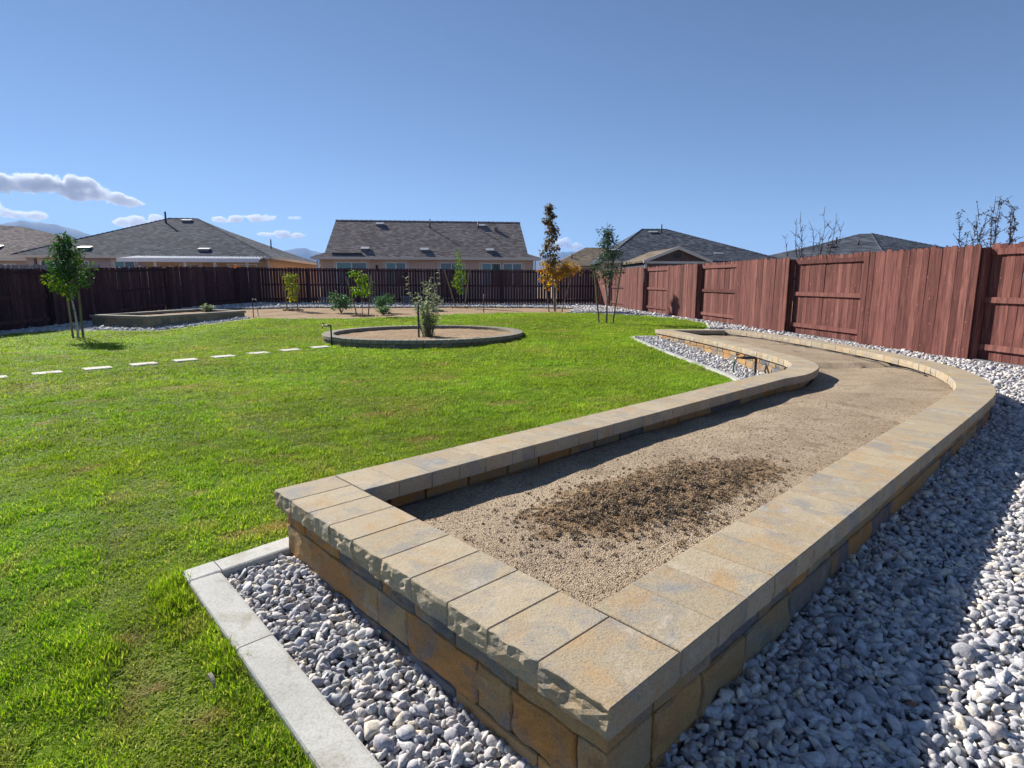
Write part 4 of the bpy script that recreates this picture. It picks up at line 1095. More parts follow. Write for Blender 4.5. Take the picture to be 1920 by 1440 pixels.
sapling(-2.49, 27.8, 2.85, [(-.05,0,2.5,.1,.1,.34,50),(-.02,0,1.95,.22,.2,.35,130),(.05,0,1.45,.3,.25,.35,170),(-.12,0,1.2,.26,.2,.3,120),(.02,0,.85,.16,.14,.22,60)], .11, .5, M['leaf_lime'], 'narrow upright green sapling between splayed posts by the back fence',
        (-.2,-.72,1.75,'left slanting post beside the narrow upright sapling'), (.22,.48,1.75,'right slanting post beside the narrow upright sapling'), 'narrow upright sapling')

# shrub in the round bed
sx, sy = CIRC.x + .12, CIRC.y - .45; sz = csoil(sx, sy)
sh = empty('butterfly_shrub', (sx, sy, sz)); tag(sh, 'wispy grey-green shrub with narrow leaves in the round bed', 'shrub')
random.seed(21); mb = MB(); vs = []; fs = []
for k in range(34):
    a = random.uniform(0, 6.28); sp = random.uniform(.08, .46); L = random.uniform(.85, 1.6) if k < 17 else random.uniform(.4, .8)
    p = Vector((sx + random.uniform(-.12,.12), sy + random.uniform(-.1,.1), sz-.03)); q = [p]
    for i in range(7):
        t = i/6; q.append(q[-1] + Vector((math.cos(a)*sp*(.6+.5*t), math.sin(a)*sp*(.6+.5*t), 1 - .25*t*sp)).normalized()*L/7 + Vector((random.uniform(-.015,.015), random.uniform(-.015,.015), 0)))
    mb.tube(q, [.0075*(1-.12*i) for i in range(8)], 5)
    for i in range(1, 8):
        for _ in range(7 if i > 2 else 4):
            dd = Vector((random.uniform(-1,1), random.uniform(-1,1), random.uniform(-.5,.8)))
            add_leaf(vs, fs, q[i].lerp(q[i-1], random.random()), dd, random.uniform(.06,.14), .2)
mb.build('stems', plain('brown_stems', (.15,.09,.05), .9, var=.2), sh, -Vector(sh.location)); crown(sh, (vs, fs), M['leaf_grey'], 'foliage')
stake((sx-.16, sy-.22, sz), (sx-.16, sy-.22, sz+.82), .022, 'dark short post beside the wispy shrub in the round bed').data.materials[0] = M['pipe']
# bushes in the border
def bush(x, y, w, hgt, n, label, m, size=.1):
    z = T(x, y); r = empty('bush', (x, y, z)); tag(r, label, 'bush')
    lob = []; mb = MB()
    for k in range(9):
        a = k*2.4; q = .32*w*math.sqrt(k/9); e = (x+q*math.cos(a), y+q*math.sin(a)*.8, z+hgt*random.uniform(.35,.75))
        lob.append((e, (w*.26, w*.22, hgt*.28), n)); mb.tube([(x, y, z-.03), e], [.012, .005], 5)
    mb.build('stems', M['bark'], r, -Vector(r.location)); crown(r, leaf_cloud(lob, size, .5, .1), m, 'foliage')
bush(-7.1, 24.0, 1.15, .85, 110, 'large leafy green bush in the dirt border', M['leaf_bush'])
bush(-5.35, 23.9, .95, .8, 80, 'leafy green bush behind the drooping lime-leaved sapling', M['leaf_bush'])
bush(-5.05, 22.7, .62, .32, 50, 'low clump of green leaves right of the drooping sapling', M['leaf_bush'], .08)
bush(-11.9, 22.6, .45, .32, 26, 'small pale green plant in the kite-shaped bed', M['leaf_grey'], .1).__class__
for o in [o for o in COL.objects if o.name.startswith('bush') and o.get('label', '').startswith('small pale')]: o.location.z = LBZ-.12

# block, wire cages
bk = empty('block_pillar', (-3.55, 25.2, T(-3.55, 25.2))); tag(bk, 'short grey concrete block pillar on the dirt behind the round bed', 'block pillar')
for i in range(2):
    MB().box(-.36, .30, -.15, .15, .02+i*.165, .18+i*.165).build('block', M['block_grey'], bk)
MB().box(-.39, .33, -.18, .18, .352, .40).build('slab', M['cap_grey'], bk); MB().box(.1, .55, -.35, .1, -.01, .04).build('footing', M['cap_grey'], bk)
def cage(x, y, w, hgt, label):
    z = T(x, y); r = empty('wire_cage', (x, y, z)); tag(r, label, 'wire cage')
    mb = MB()
    for i in range(7):
        for yy in (-.2, .2): mb.tube([(-w/2, yy, .03+hgt*i/6), (w/2, yy, .03+hgt*i/6)], .007, 4)
        for xx in (-w/2, w/2): mb.tube([(xx, -.2, .03+hgt*i/6), (xx, .2, .03+hgt*i/6)], .007, 4)
    mb.build('cross_wires', M['steel'], r); mb = MB()
    k = int(w/.11)
    for i in range(k+1):
        for yy in (-.2, .2): mb.tube([(-w/2+w*i/k, yy, -.03), (-w/2+w*i/k, yy, .03+hgt)], .007, 4)
    mb.build('upright_wires', M['steel'], r)
cage(-9.6, 29.6, .42, .34, 'narrow wire cage left of the large leafy bush')
cage(-6.85, 29.6, .76, .40, 'wide wire cage by the back fence behind the drooping sapling')
cage(-5.35, 29.6, .5, .42, 'wire cage by the back fence behind the wispy shrub')

# ------------------------------------------------------------------ taps on risers
def tap(x, y, hgt, arm, label, hose=None, m='black'):
    z = T(x, y); r = empty('garden_tap', (x, y, z)); tag(r, label, 'tap')
    ax = Vector(arm); mb = MB(); mb.tube([(0,0,-.05), (0,0,hgt-.02), (ax.x*.04, ax.y*.04, hgt), (ax.x*.75, ax.y*.75, hgt)], .017, 8); mb.build('riser', M[m], r, smooth=True)
    if m == 'black' and hgt < .35:
        mb = MB()
        for i in range(9): mb.tube([(0,0,.03+i*hgt/9.5), (0,0,.042+i*hgt/9.5)], .022, 8)
        for i in range(8): mb.tube([ax*(.1+.08*i)+Vector((0,0,hgt)), ax*(.1+.08*i+.045)+Vector((0,0,hgt))], .022, 8)
        mb.build('pipe_wrap', M['pipe'], r)
    e = ax
    mb = MB(); mb.tube([ax*.72 + Vector((0,0,hgt)), e + Vector((0,0,hgt)), e*1.08 + Vector((0,0,hgt-.05))], [.014,.018,.013], 8); mb.tube([e*.95 + Vector((0,0,hgt)), e*.95 + Vector((0,0,hgt+.05))], .007, 6); mb.build('spout', M['brass'], r, smooth=True)
    mb = MB(); mb.tube([e*.95 + Vector((-.028,0,hgt+.052)), e*.95 + Vector((.028,0,hgt+.052))], .009, 6); mb.build('handle', M['pipe'], r)
    if hose:
        pts = [e*1.08 + Vector((0,0,hgt-.04))] + [Vector(p) for p in hose]
        hb = MB(); hb.tube([Vector((p.x, p.y, p.z)) for p in catmull3(pts)], .013, 7)
        o = hb.build('garden_hose', M['hose'], None, (x, y, z), smooth=True); return r, o
    return r, None
def catmull3(P):
    P = [P[0]*2-P[1]] + P + [P[-1]*2-P[-2]]; out = []
    for i in range(1, len(P)-2):
        a, b, c, d = P[i-1:i+3]
        for k in range(6):
            t = k/6; out.append(.5*((2*b)+(-a+c)*t+(2*a-5*b+4*c-d)*t*t+(-a+3*b-3*c+d)*t**3))
    out.append(P[-2]); return out
r, o = tap(3.60, 8.40, .25, (-.30,-.03,0), 'black-wrapped garden tap in the gravel wedge of the hairpin bed', [(-.335,-.03,.12), (-.33,-.05,.03), (-.30,-.25,-.0), (-.32,-.55,.0)])
tag(o, 'short green hose hanging from the black-wrapped tap', 'hose')
tap(-3.86, 12.25, .44, (-.17,0,0), 'bare black garden tap standing at the edge of the round bed')
r, o = tap(-9.75, 21.75, .66, (.14,0,0), 'garden tap on a tall riser right of the kite-shaped bed', [(.16,0,.35), (.19,0,.05), (.25,-.1,.01)])
tag(o, 'green hose hanging from the tap right of the kite-shaped bed', 'hose')
tap(-1.16, 23.7, .72, (.05,-.03,0), 'thin upright garden tap at the dirt border left of the maple')

# thin rim poking out of the grass near the kerb
vl = empty('buried_lid', (-1.03, 1.77, T(-1.03, 1.77))); tag(vl, 'thin grey curved rim poking out of the lawn beside the kerb', 'lid')
n = 14; R0 = .085; vs = []; fs = []
for i in range(n+1):
    t = math.pi*(.12 + .76*i/n)
    for rr, w in ((R0, -.006), (R0, .006), (R0-.022, .006), (R0-.022, -.006)):
        vs.append((math.cos(t)*rr*.85, w, math.sin(t)*rr - .045))
for i in range(n):
    for k in range(4): fs.append((i*4+k, i*4+(k+1) % 4, (i+1)*4+(k+1) % 4, (i+1)*4+k))
fs += [(0,1,2,3), tuple(reversed(range(n*4, n*4+4)))]
mb = MB(); mb.add(vs, fs); mb.build('rim', M['cap_grey'], vl, (0,0,0), (0, 0, R(-48)))

# dangling dry bits along the inside of the far bed wall (a loose black drip line)
dl = MB(); pts = [run_a.off(s, h+.05+.03*math.sin(s*3)) for s in np.arange(7.2, 15.2, .2)]
dl.tube([(p.x, p.y, soil_h(p.x, p.y)+.012+.012*math.sin(i*1.3)) for i, p in enumerate(pts)], .008, 6)
o = dl.build('drip_line', M['pipe'], None, (0,0,0), smooth=True); tag(o, 'thin black drip line lying along the inside of the far bed wall', 'drip line')

# ------------------------------------------------------------------ houses beyond the fences
def window(root, x0, x1, z0, z1, y, trim=True, panes=2, blind=False, rz=None):
    """window set in a wall facing local -y"""
    if trim:
        MB().box(x0-.17, x1+.17, y-.045, y+.02, z1+.02, z1+.19).box(x0-.17, x0-.02, y-.04, y+.02, z0-.2, z1+.018).box(x1+.02, x1+.17, y-.04, y+.02, z0-.2, z1+.018).build('window_surround', M['trimstucco'], root)
    f = .055; mb = MB()
    mb.box(x0, x1, y-.07, y+.01, z1-f, z1).box(x0, x1, y-.07, y+.01, z0, z0+f).box(x0, x0+f, y-.07, y+.01, z0+f, z1-f).box(x1-f, x1, y-.07, y+.01, z0+f, z1-f)
    for i in range(1, panes):
        xm = x0 + (x1-x0)*i/panes; mb.box(xm-f*.5, xm+f*.5, y-.062, y+.01, z0+f, z1-f)
    w = mb.build('window', M['white'], root)
    for i in range(panes):
        a, b = x0 + (x1-x0)*i/panes + f*.6, x0 + (x1-x0)*(i+1)/panes - f*.6
        MB().box(a, b, y-.03, y-.022, z0+f*.8, z1-f*.8).build('pane', M['blind'] if (blind and i % 2 == 0) else M['glass'], w)
    return w
def roof_vent(root, x, y, z, tn, w=.46, light=True, parent=None):
    """low slanted roof vent on a slope rising along local y"""
    mb = MB(); d = .34
    mb.add([(-w/2,0,.0),(w/2,0,.0),(w/2,d,d*tn+.02),(-w/2,d,d*tn+.02),(-w/2,0,.13),(w/2,0,.13),(w/2,d,d*tn+.08),(-w/2,d,d*tn+.08)], [(3,2,1,0),(0,1,5,4),(1,2,6,5),(2,3,7,6),(3,0,4,7)])
    v = mb.build('roof_vent', M['vent'], parent or root, (x, y, z))
    MB().slab([(-w/2-.03,-.03,.135),(w/2+.03,-.03,.135),(w/2+.03,d+.03,d*tn+.09),(-w/2-.03,d+.03,d*tn+.09)], .02).build('lid', M['ventlight'] if light else M['vent'], v)
def pipe(root, x, y, z, hgt=.55, r=.045):
    mb = MB(); mb.tube([(0,0,-.1),(0,0,hgt)], r, 8); mb.build('vent_pipe', M['pipe'], root, (x, y, z), smooth=True)
def ridge_caps(root, a, b, m, step=.32):
    a, b = Vector(a), Vector(b); L = (b-a).length; d = (b-a)/L; s = d.cross(Vector((0,0,1))).normalized(); mb = MB(); n = int(L/step)
    for i in range(n):
        p, q = a + d*(i*L/n), a + d*((i+1.12)*L/n)
        l0, l1 = .05, .02
        mb.add([p-s*.14+Vector((0,0,-.045)), p+Vector((0,0,l0)), p+s*.14+Vector((0,0,-.045)), q-s*.14+Vector((0,0,-.06)), q+Vector((0,0,l1)), q+s*.14+Vector((0,0,-.06))], [(0,1,4,3),(1,2,5,4),(0,2,1),(3,4,5),(0,3,5,2)])
    mb.build('ridge_cap', m, root)

# --- centre house: gabled roof with flared eave corners
yaw = R(6.47); HC = empty('house', (-12.31, 36.0, .5), yaw); tag(HC, 'tan stucco house with long brown-grey gabled roof behind the back fence', 'house')
L = 14.2; ze = 2.79; tn = .565; zr = ze + 4.75*tn; e = .72; kz = ze + .45*tn
rf = MB().slab([(0,0,ze),(L,0,ze),(L-e,.45,kz),(L-e,4.75,zr),(e,4.75,zr),(e,.45,kz)], .10).slab([(L,9.5,ze),(0,9.5,ze),(e,9.05,kz),(e,4.755,zr),(L-e,4.755,zr),(L-e,9.05,kz)], .10).build('roof', M['roof_brown'], HC)
MB().slab([(0,9.5,ze),(0,0,ze),(e,.45,kz),(e,9.05,kz)], .09).slab([(L,0,ze),(L,9.5,ze),(L-e,9.05,kz),(L-e,.45,kz)], .09).build('roof_skirt', M['roof_brown'], HC)
MB().box(.35, L-.35, .5, 9.0, -.3, ze-.10).build('wall', M['stucco'], HC)
mb = MB(); 
for x0 in (e+.05, L-e-.15): mb.add([(x0,.5,kz-.05),(x0,9.0,kz-.05),(x0,4.75,zr-.1),(x0+.1,.5,kz-.05),(x0+.1,9.0,kz-.05),(x0+.1,4.75,zr-.1)], [(0,1,2),(3,5,4),(0,2,5,3),(1,4,5,2),(0,3,4,1)])
mb.build('gable_wall', M['stucco'], HC)
MB().box(-.04, L+.04, -.11, -.002, ze-.17, ze-.01).build('gutter', M['trim'], HC)
MB().box(.0, L, 0, .55, ze-.165, ze-.125).build('soffit', M['trim'], HC)
ridge_caps(HC, (e, 4.75, zr), (L-e, 4.75, zr), M['roof_brown'])
MB().box(.22, .30, .30, .38, 0, ze-.2).build('downpipe', M['trim'], HC); MB().box(L-.30, L-.22, .30, .38, 0, ze-.2).build('downpipe', M['trim'], HC)
for x0, x1, bl in ((1.37,3.27,True),(4.41,5.70,True),(7.82,9.28,False)): window(HC, x0, x1, .9 if x0 < 7 else .2, 2.48, .5, True, 2, bl)
window(HC, 10.47, 11.72, .95, 2.46, .5, False, 2, True); window(HC, 11.84, 13.10, .95, 2.46, .5, False, 2, False)
MB().box(10.27, 13.28, .455, .52, 2.48, 2.65).box(10.27, 10.44, .46, .52, .75, 2.478).box(13.12, 13.28, .46, .52, .75, 2.478).build('window_surround', M['trimstucco'], HC)
for x, y in ((3.75,3.99),(3.12,.7),(6.85,.62),(11.04,.61),(10.7,3.93)): roof_vent(HC, x, y, ze+y*tn, tn, light=True, parent=rf)
pipe(rf, 7.15, 3.77, ze+3.77*tn, .62); pipe(rf, 10.45, 3.7, ze+3.7*tn, .45); MB().box(11.55,11.78,3.4,3.6,ze+3.4*tn,ze+3.4*tn+.25).build('vent_cap', M['vent'], rf)
MB().box(1.2, 3.0, .2, .32, ze+.2*tn+.005, ze+.2*tn+.13).build('roof_rail', M['pipe'], rf)
wlp = MB().box(3.8,3.93,.38,.5,1.95,2.3).build('wall_lamp', M['black'], HC)

# --- left house: hipped charcoal roof, right flank running away, white patio cover
HL = empty('house', (-28.19, 33.0, .45), R(8.26)); tag(HL, 'mauve-grey house with charcoal hip roof and white patio cover behind the left fence', 'house')
L = 13.92; ze = 2.79
A, B = (0,0,ze), (L,0,ze); RL, RR = (5.55,7.4,5.68), (7.4,7.4,5.68); C = (L+1.0, 12.3, ze); D = (-2.0, 12.3, ze)
rf = MB().slab([A, B, RR, RL], .1).slab([B, C, (9.6,12.3,4.55), RR], .1).slab([D, A, RL], .1).slab([C, D, RL, RR, (9.6,12.3,4.55)], .1).build('roof', M['roof_dark'], HL)
ridge_caps(HL, RL, A, M['roof_dark']); ridge_caps(HL, RR, B, M['roof_dark']); ridge_caps(HL, RL, RR, M['roof_dark'])
MB().add([(.45,.5,-.3),(L-.42,.5,-.3),(L+.45,12.0,-.3),(-1.2,12.0,-.3),(.45,.5,ze-.1),(L-.42,.5,ze-.1),(L+.45,12.0,ze-.1),(-1.2,12.0,ze-.1)], [(3,2,1,0),(4,5,6,7),(0,1,5,4),(1,2,6,5),(2,3,7,6),(3,0,4,7)]).build('wall', M['stucco_grey'], HL)
# apricot flank on the right, a hair proud of the wall
MB().add([(L-.38,.55,-.3),(L+.49,11.9,-.3),(L+.49,11.9,ze-.12),(L-.38,.55,ze-.12),(L-.43,.55,-.3),(L+.44,11.9,-.3),(L+.44,11.9,ze-.12),(L-.43,.55,ze-.12)], [(0,1,2,3),(7,6,5,4),(0,4,5,1),(1,5,6,2),(2,6,7,3),(3,7,4,0)]).build('side_wall', M['stucco_orange'], HL)
MB().box(-.04, 6.7, -.11, -.002, ze-.16, ze-.01).box(13.6, L+.03, -.11, -.002, ze-.16, ze-.01).build('gutter', M['trim'], HL)
MB().slab([(L-.02,-.05,ze-.01),(L+.10,-.05,ze-.01),(L+1.1,12.3,ze-.01),(L+.98,12.3,ze-.01)], .15).build('side_gutter', M['trim'], HL)
window(HL, 1.18, 2.9, .9, 2.5, .5, True, 2); window(HL, 3.5, 3.75, 1.4, 2.5, .5, False, 1); window(HL, 5.07, 6.22, .9, 2.5, .5, True, 2, True)
window(HL, 8.6, 9.9, .2, 2.35, .5, False, 2); window(HL, 11.3, 13.0, .2, 2.35, .5, False, 2)
MB().box(6.75, 13.4, .465, .498, -.3, 2.55).build('patio_wall', M['stucco_orange'], HL) 
MB().box(.9, 1.0, .40, .48, 0, ze-.2).build('downpipe', M['vent'], HL); MB().box(13.62, 13.7, .38, .46, 0, ze-.2).build('downpipe', M['trim'], HL)
pc = MB().slab([(6.7,-2.5,2.50),(13.9,-2.5,2.50),(13.55,-.12,2.74),(6.7,-.12,2.74)], .06).build('patio_cover', M['patio'], HL)
mb = MB()
for i in range(37): x = 6.75 + i*.192; mb.box(x, x+.03, -2.48, -.15, 0, .03)
me = mb.mesh('rib')
for v in me.vertices: v.co.z += 2.50 + (v.co.y+2.5)*(.24/2.38) + .002
link('roof_ribs', me, M['patio'], pc)
MB().box(6.68, 13.92, -2.56, -2.50, 2.33, 2.54).build('beam', M['patio'], pc)
for x in (8.53, 10.05, 11.58, 13.25): MB().box(x-.07, x+.07, -2.45, -2.31, -.3, 2.45).build('patio_post', M['trim'], HL)
for x, y in ((3.3,.9),(9.9,.8),(6.9,6.6)): roof_vent(HL, x, y, ze+y*.39, .39, .6, True, rf)
pipe(rf, 5.75, 6.3, ze+6.3*.39, .75, .06); pipe(rf, 2.6, 5.0, 4.2, .25); pipe(rf, 12.0, 8.0, 3.78, .6)
# bulbs of a string light hang along the patio
sl = empty('string_light', (-21.5, 31.2, 2.6)); tag(sl, 'string of small white bulbs along the white patio cover', 'string light')
mb = MB(); P = [Vector((i*.5, i*.073, -.10*abs(math.sin(i*1.05)))) for i in range(15)]; mb.tube(P, .006, 4); mb.build('cable', M['pipe'], sl)
for i in range(1, 14, 1):
    b = MB(); b.tube([P[i], P[i]-Vector((0,0,.05)), P[i]-Vector((0,0,.10))], [.012,.04,.015], 6); b.build('bulb', M['white'], sl)
# orange shrub by that patio
og = empty('orange_shrub', (-14.9, 31.6, .5)); tag(og, 'orange-leaved shrub top showing above the dark fence corner', 'shrub')
mb = MB(); mb.tube([(0,0,-.1),(0,0,1.7)], .02, 5); mb.build('stem', M['bark'], og); vs, fs = leaf_cloud([((0,0,1.85),(.32,.25,.26),150),((.1,0,1.5),(.25,.25,.3),60)], .1, .6); link('foliage', mesh_from('foliage', vs, fs), M['leaf_orange'], og)

# --- far left house, only its brown roof and an eave show
HF = empty('house', (-44.5, 40.0, .4), R(4)); tag(HF, 'brown-roofed house at far left seen past the mauve-grey house', 'house')
rf = MB().slab([(0,0,3.0),(11.2,0,3.0),(6.2,6.5,5.75),(1.5,6.5,6.0)], .1).slab([(11.2,0,3.0),(11.2,13,3.0),(10.6,9,4.5),(6.2,6.5,5.75)], .1).slab([(11.2,13,3.0),(0,13,3.0),(1.5,6.5,6.0),(6.2,6.5,5.75),(10.6,9,4.5)], .1).slab([(0,13,3),(0,0,3),(1.5,6.5,6.0)], .1).build('roof', M['roof_brown'], HF)
MB().box(.4, 10.8, .5, 12.5, -.3, 2.9).build('wall', M['stucco'], HF); MB().box(-.04, 11.24, -.1, -.002, 2.84, 2.98).build('gutter', M['trim'], HF)
MB().box(8.3, 10.6, -.9, -.8, -.3, 2.6).build('side_post', M['trim'], HF)
roof_vent(HF, 7.4, 1.9, 3.0+1.9*.42, .42, .6, False, rf)

# --- right house: charcoal hip with a lower wing to the left
HR = empty('house', (6.4, 40.0, .45), R(2)); tag(HR, 'charcoal hip-roofed house behind the brown shed', 'house')
ze = 2.75
rf = MB().slab([(-.2,0,ze),(12.4,-.4,ze),(5.9,6.2,5.45),(4.0,6.2,5.45)], .1).slab([(12.4,-.4,ze),(12.4,12.5,ze),(5.9,6.2,5.45)], .1).slab([(12.4,12.5,ze),(-.2,12.5,ze),(4.0,6.2,5.45),(5.9,6.2,5.45)], .1).slab([(-.2,12.5,ze),(-.2,0,ze),(4.0,6.2,5.45)], .1).build('roof', M['roof_dark'], HR)
MB().slab([(-3.2,5.2,ze-.15),(2.2,4.7,ze-.15),(2.2,9.4,4.25),(.1,9.4,4.25)], .1).slab([(-3.2,14,ze-.15),(-3.2,5.2,ze-.15),(.1,9.4,4.25)], .1).slab([(4,14,ze-.15),(-3.2,14,ze-.15),(.1,9.4,4.25),(4,9.4,4.25)], .1).build('wing_roof', M['roof_tan'], HR)
ridge_caps(HR, (4.0,6.2,5.45), (-.2,0,ze), M['roof_dark']); ridge_caps(HR, (4.0,6.2,5.45), (5.9,6.2,5.45), M['roof_dark']); ridge_caps(HR, (5.9,6.2,5.45), (12.4,-.4,ze), M['roof_dark'])
MB().box(.3, 11.9, .4, 12, -.3, ze-.1).build('wall', M['stucco_grey'], HR); MB().box(-2.7, .29, 5.6, 13.6, -.3, ze-.25).build('wing_wall', M['stucco_grey'], HR)
MB().box(-.24, 12.0, -.12, -.01, ze-.15, ze-.01).build('gutter', M['trim'], HR); MB().box(-3.24, 2.2, 5.0, 5.1, ze-.3, ze-.16).build('wing_gutter', M['trim'], HR)
window(HR, 1.0, 3.2, .9, 2.35, .4, False, 2)
mb = MB(); mb.tube([(-.1,.1,ze-.2),(-.1,.35,ze-.5),(-.05,.38,0)], .04, 6); mb.build('downpipe', M['trim'], HR)
for x, y in ((4.7,5.3),(.9,1.6),(8.2,1.0)): roof_vent(HR, x, y, ze+y*.43, .43, .6, True, rf)
pipe(rf, 5.35, 5.5, 5.0, .75, .06); pipe(rf, 1.2, 5.2, 4.2, .5, .07); pipe(rf, -1.4, 6.9, 3.1, .5, .06)

# --- brown shed just behind the red fence
HS = empty('shed', (7.32, 26.0, .45), R(7)); tag(HS, 'brown gabled garden shed with cream trim behind the red fence', 'shed')
w, dp, zr, ze = 1.45, 3.4, 2.70, 2.14
MB().slab([(-w-.12,-.12,ze-.02),(0,-.12,zr+.02),(0,dp,zr+.02),(-w-.12,dp,ze-.02)][::-1], .06).slab([(0,-.12,zr+.02),(w+.12,-.12,ze-.02),(w+.12,dp,ze-.02),(0,dp,zr+.02)][::-1], .06).build('roof', M['roof_tan'], HS)
MB().add([(-w,0,-.3),(w,0,-.3),(w,0,ze-.05),(0,0,zr-.06),(-w,0,ze-.05),(-w,.06,-.3),(w,.06,-.3),(w,.06,ze-.05),(0,.06,zr-.06),(-w,.06,ze-.05)], [(0,1,2,3,4),(9,8,7,6,5),(0,5,6,1),(1,6,7,2),(2,7,8,3),(3,8,9,4),(4,9,5,0)]).build('front_wall', M['shedwall'], HS)
MB().box(-w, -w+.06, .07, dp-.1, -.3, ze-.06).box(w-.06, w, .07, dp-.1, -.3, ze-.06).box(-w+.07, w-.07, dp-.16, dp-.1, -.3, ze-.06).build('side_wall', M['shedside'], HS)
for i in range(13):
    x = -w+.2+i*.205
    if abs(x) < w-.08: MB().box(x-.012, x+.012, -.012, .0, ze+.02, ze + (1-abs(x)/w)*(zr-ze) - .1).build('batten', M['shedwall'], HS) if (1-abs(x)/w)*(zr-ze) > .2 else None
for i in range(11):
    y = .25 + i*.29; MB().box(-w-.012, -w, y-.012, y+.012, -.3, ze-.1).build('batten', M['shedside'], HS)
MB().box(-w-.02, w+.02, -.035, -.003, ze-.13, ze-.03).build('trim_board', M['trim'], HS)
for s in (-1, 1):
    MB().add([(s*(w+.14),-.16,ze-.12),(s*(w+.14),-.16,ze+.01),(0,-.16,zr+.06),(0,-.16,zr-.08),(s*(w+.14),-.122,ze-.12),(s*(w+.14),-.122,ze+.01),(0,-.122,zr+.06),(0,-.122,zr-.08)], [(0,1,2,3),(7,6,5,4),(0,4,5,1),(1,5,6,2),(2,6,7,3),(3,7,4,0)]).build('barge_board', M['trim'], HS)
    MB().box(s*w-.05-.012*s, s*w+.05-.012*s, -.05, -.036, -.3, ze-.14).build('corner_board', M['trim'], HS)
MB().box(-.17, .17, -.02, -.004, ze+.12, ze+.32).build('gable_vent', M['black'], HS)

# --- far right house
HQ = empty('house', (20.0, 40.0, .4), R(-4)); tag(HQ, 'house with grey hip roof at far right showing above the red fence', 'house')
MB().slab([(-3,2.5,2.8),(4.6,-1.5,2.8),(7.3,6.0,5.1),(6.5,6.2,5.1)], .1).slab([(4.6,-1.5,2.8),(15,2,2.8),(7.3,6,5.1)], .1).slab([(15,2,2.8),(12,13,2.8),(6.5,6.2,5.1),(7.3,6,5.1)], .1).slab([(12,13,2.8),(-3,12,2.8),(-3,2.5,2.8),(6.5,6.2,5.1)], .1).build('roof', M['roof_dark'], HQ)
MB().box(0, 11, 1.5, 11, -.3, 2.75).build('wall', M['stucco_grey'], HQ)
ridge_caps(HQ, (7.3,6,5.1), (4.6,-1.5,2.8), M['roof_dark']); ridge_caps(HQ, (7.3,6,5.1), (15,2,2.8), M['roof_dark'])
roof_vent(HQ, 8.6, 4.6, 4.3, .3, .6, False); pipe(HQ, 3.9, 4.2, 4.2, .5, .06); pipe(HQ, 5.0, 3.2, 4.1, .35, .06); roof_vent(HQ, 3.2, 3.5, 4.0, .3, .6, False)

# ------------------------------------------------------------------ twiggy trees behind the red fence
def bare_tree(x, y, hgt, spread, n, label, leafn, seed, m, up=.85):
    random.seed(seed); z = T(x, y); r = empty('bare_tree', (x, y, z)); tag(r, label, 'tree'); mb = MB(); vs = []; fs = []
    mb.tube([(x,y,z-.1),(x+.02,y,z+hgt*.35)], [.05,.035], 7); ends = []
    for k in range(n):
        a = k*2.4+random.uniform(-.5,.5); s = spread*math.sqrt((k+.5)/n); H_ = hgt*random.uniform(.8,1.0) - s*.28
        p0 = Vector((x+.01,y,z+hgt*random.uniform(.22,.34))); tip = Vector((x+s*math.cos(a), y+s*math.sin(a), z+H_)); q = [p0]
        for i in range(1, 8):
            t = i/7; p = p0.lerp(tip, t) + Vector((math.cos(a), math.sin(a), 0))*spread*.25*math.sin(t*math.pi)*(1 if up < .8 else .7); q.append(p + Vector((random.uniform(-.03,.03), random.uniform(-.03,.03), 0)))
        mb.tube(q, [.02*(1-.12*i) for i in range(8)], 5)
        for i in range(2, 8):
            for _ in range(2):
                e = q[i] + Vector((random.uniform(-1,1), random.uniform(-1,1), random.uniform(.3,1.6))).normalized()*random.uniform(.1,.34)*spread/.8
                mb.tube([q[i], e], [.007, .003], 4)
                for _ in range(leafn): add_leaf(vs, fs, q[i].lerp(e, random.random()), Vector((random.uniform(-1,1), random.uniform(-1,1), random.uniform(-.6,.8))), random.uniform(.035,.07), .5)
            for _ in range(leafn*2): add_leaf(vs, fs, q[i].lerp(q[i-1], random.random()) + Vector((random.uniform(-.03,.03), random.uniform(-.03,.03), 0)), Vector((random.uniform(-1,1), random.uniform(-1,1), random.uniform(-.6,.8))), random.uniform(.035,.07), .5)
    mb.build('branches', M['bark_dark'], r, -Vector(r.location))
    if vs: crown(r, (vs, fs), m, 'leaves')
bare_tree(7.75, 15.2, 3.05, .72, 11, 'nearly leafless twiggy tree rising behind the middle of the red fence', 1, 4, M['leaf_purple'])
bare_tree(9.75, 11.8, 2.95, .8, 12, 'upright tree with purple-brown leaves behind the near end of the red fence', 8, 9, M['leaf_purple'], .9)
bare_tree(9.3, 12.7, 2.35, .45, 6, 'low leafy twigs just topping the red fence beside the purple-brown tree', 7, 15, M['leaf_purple'], .9)

# ------------------------------------------------------------------ hills
def hill(name, az0, az1, dist, prof, label, depth=900):
    """ridge with the given skyline (azimuth deg, height m), a rounded body in front and behind"""
    azs = np.linspace(az0, az1, 90); hs = np.interp(azs, [p[0] for p in prof], [p[1] for p in prof]); vs = []; m = 13
    for i, (a, hh) in enumerate(zip(azs, hs)):
        hh = hh*(1+.018*mnoise.noise(Vector((a*1.7,0,3)))+.012*mnoise.noise(Vector((a*5.3,0,3))))
        for k in range(m):
            t = k/(m-1)*2-1; prof_h = math.cos(t*math.pi/2)**1.15; d_ = dist + t*depth
            z = hh*prof_h*(1+.07*mnoise.noise(Vector((a*1.3, t*4, 1)))*(1-abs(1-prof_h)) if abs(t) > .02 else 1)
            vs.append((math.sin(R(a))*d_, math.cos(R(a))*d_, z-3))
    fs = [(i*m+k, (i+1)*m+k, (i+1)*m+k+1, i*m+k+1) for i in range(len(azs)-1) for k in range(m-1)]
    tag(link(name, mesh_from(name, vs, fs, True), M['hill']), label, kind='structure')
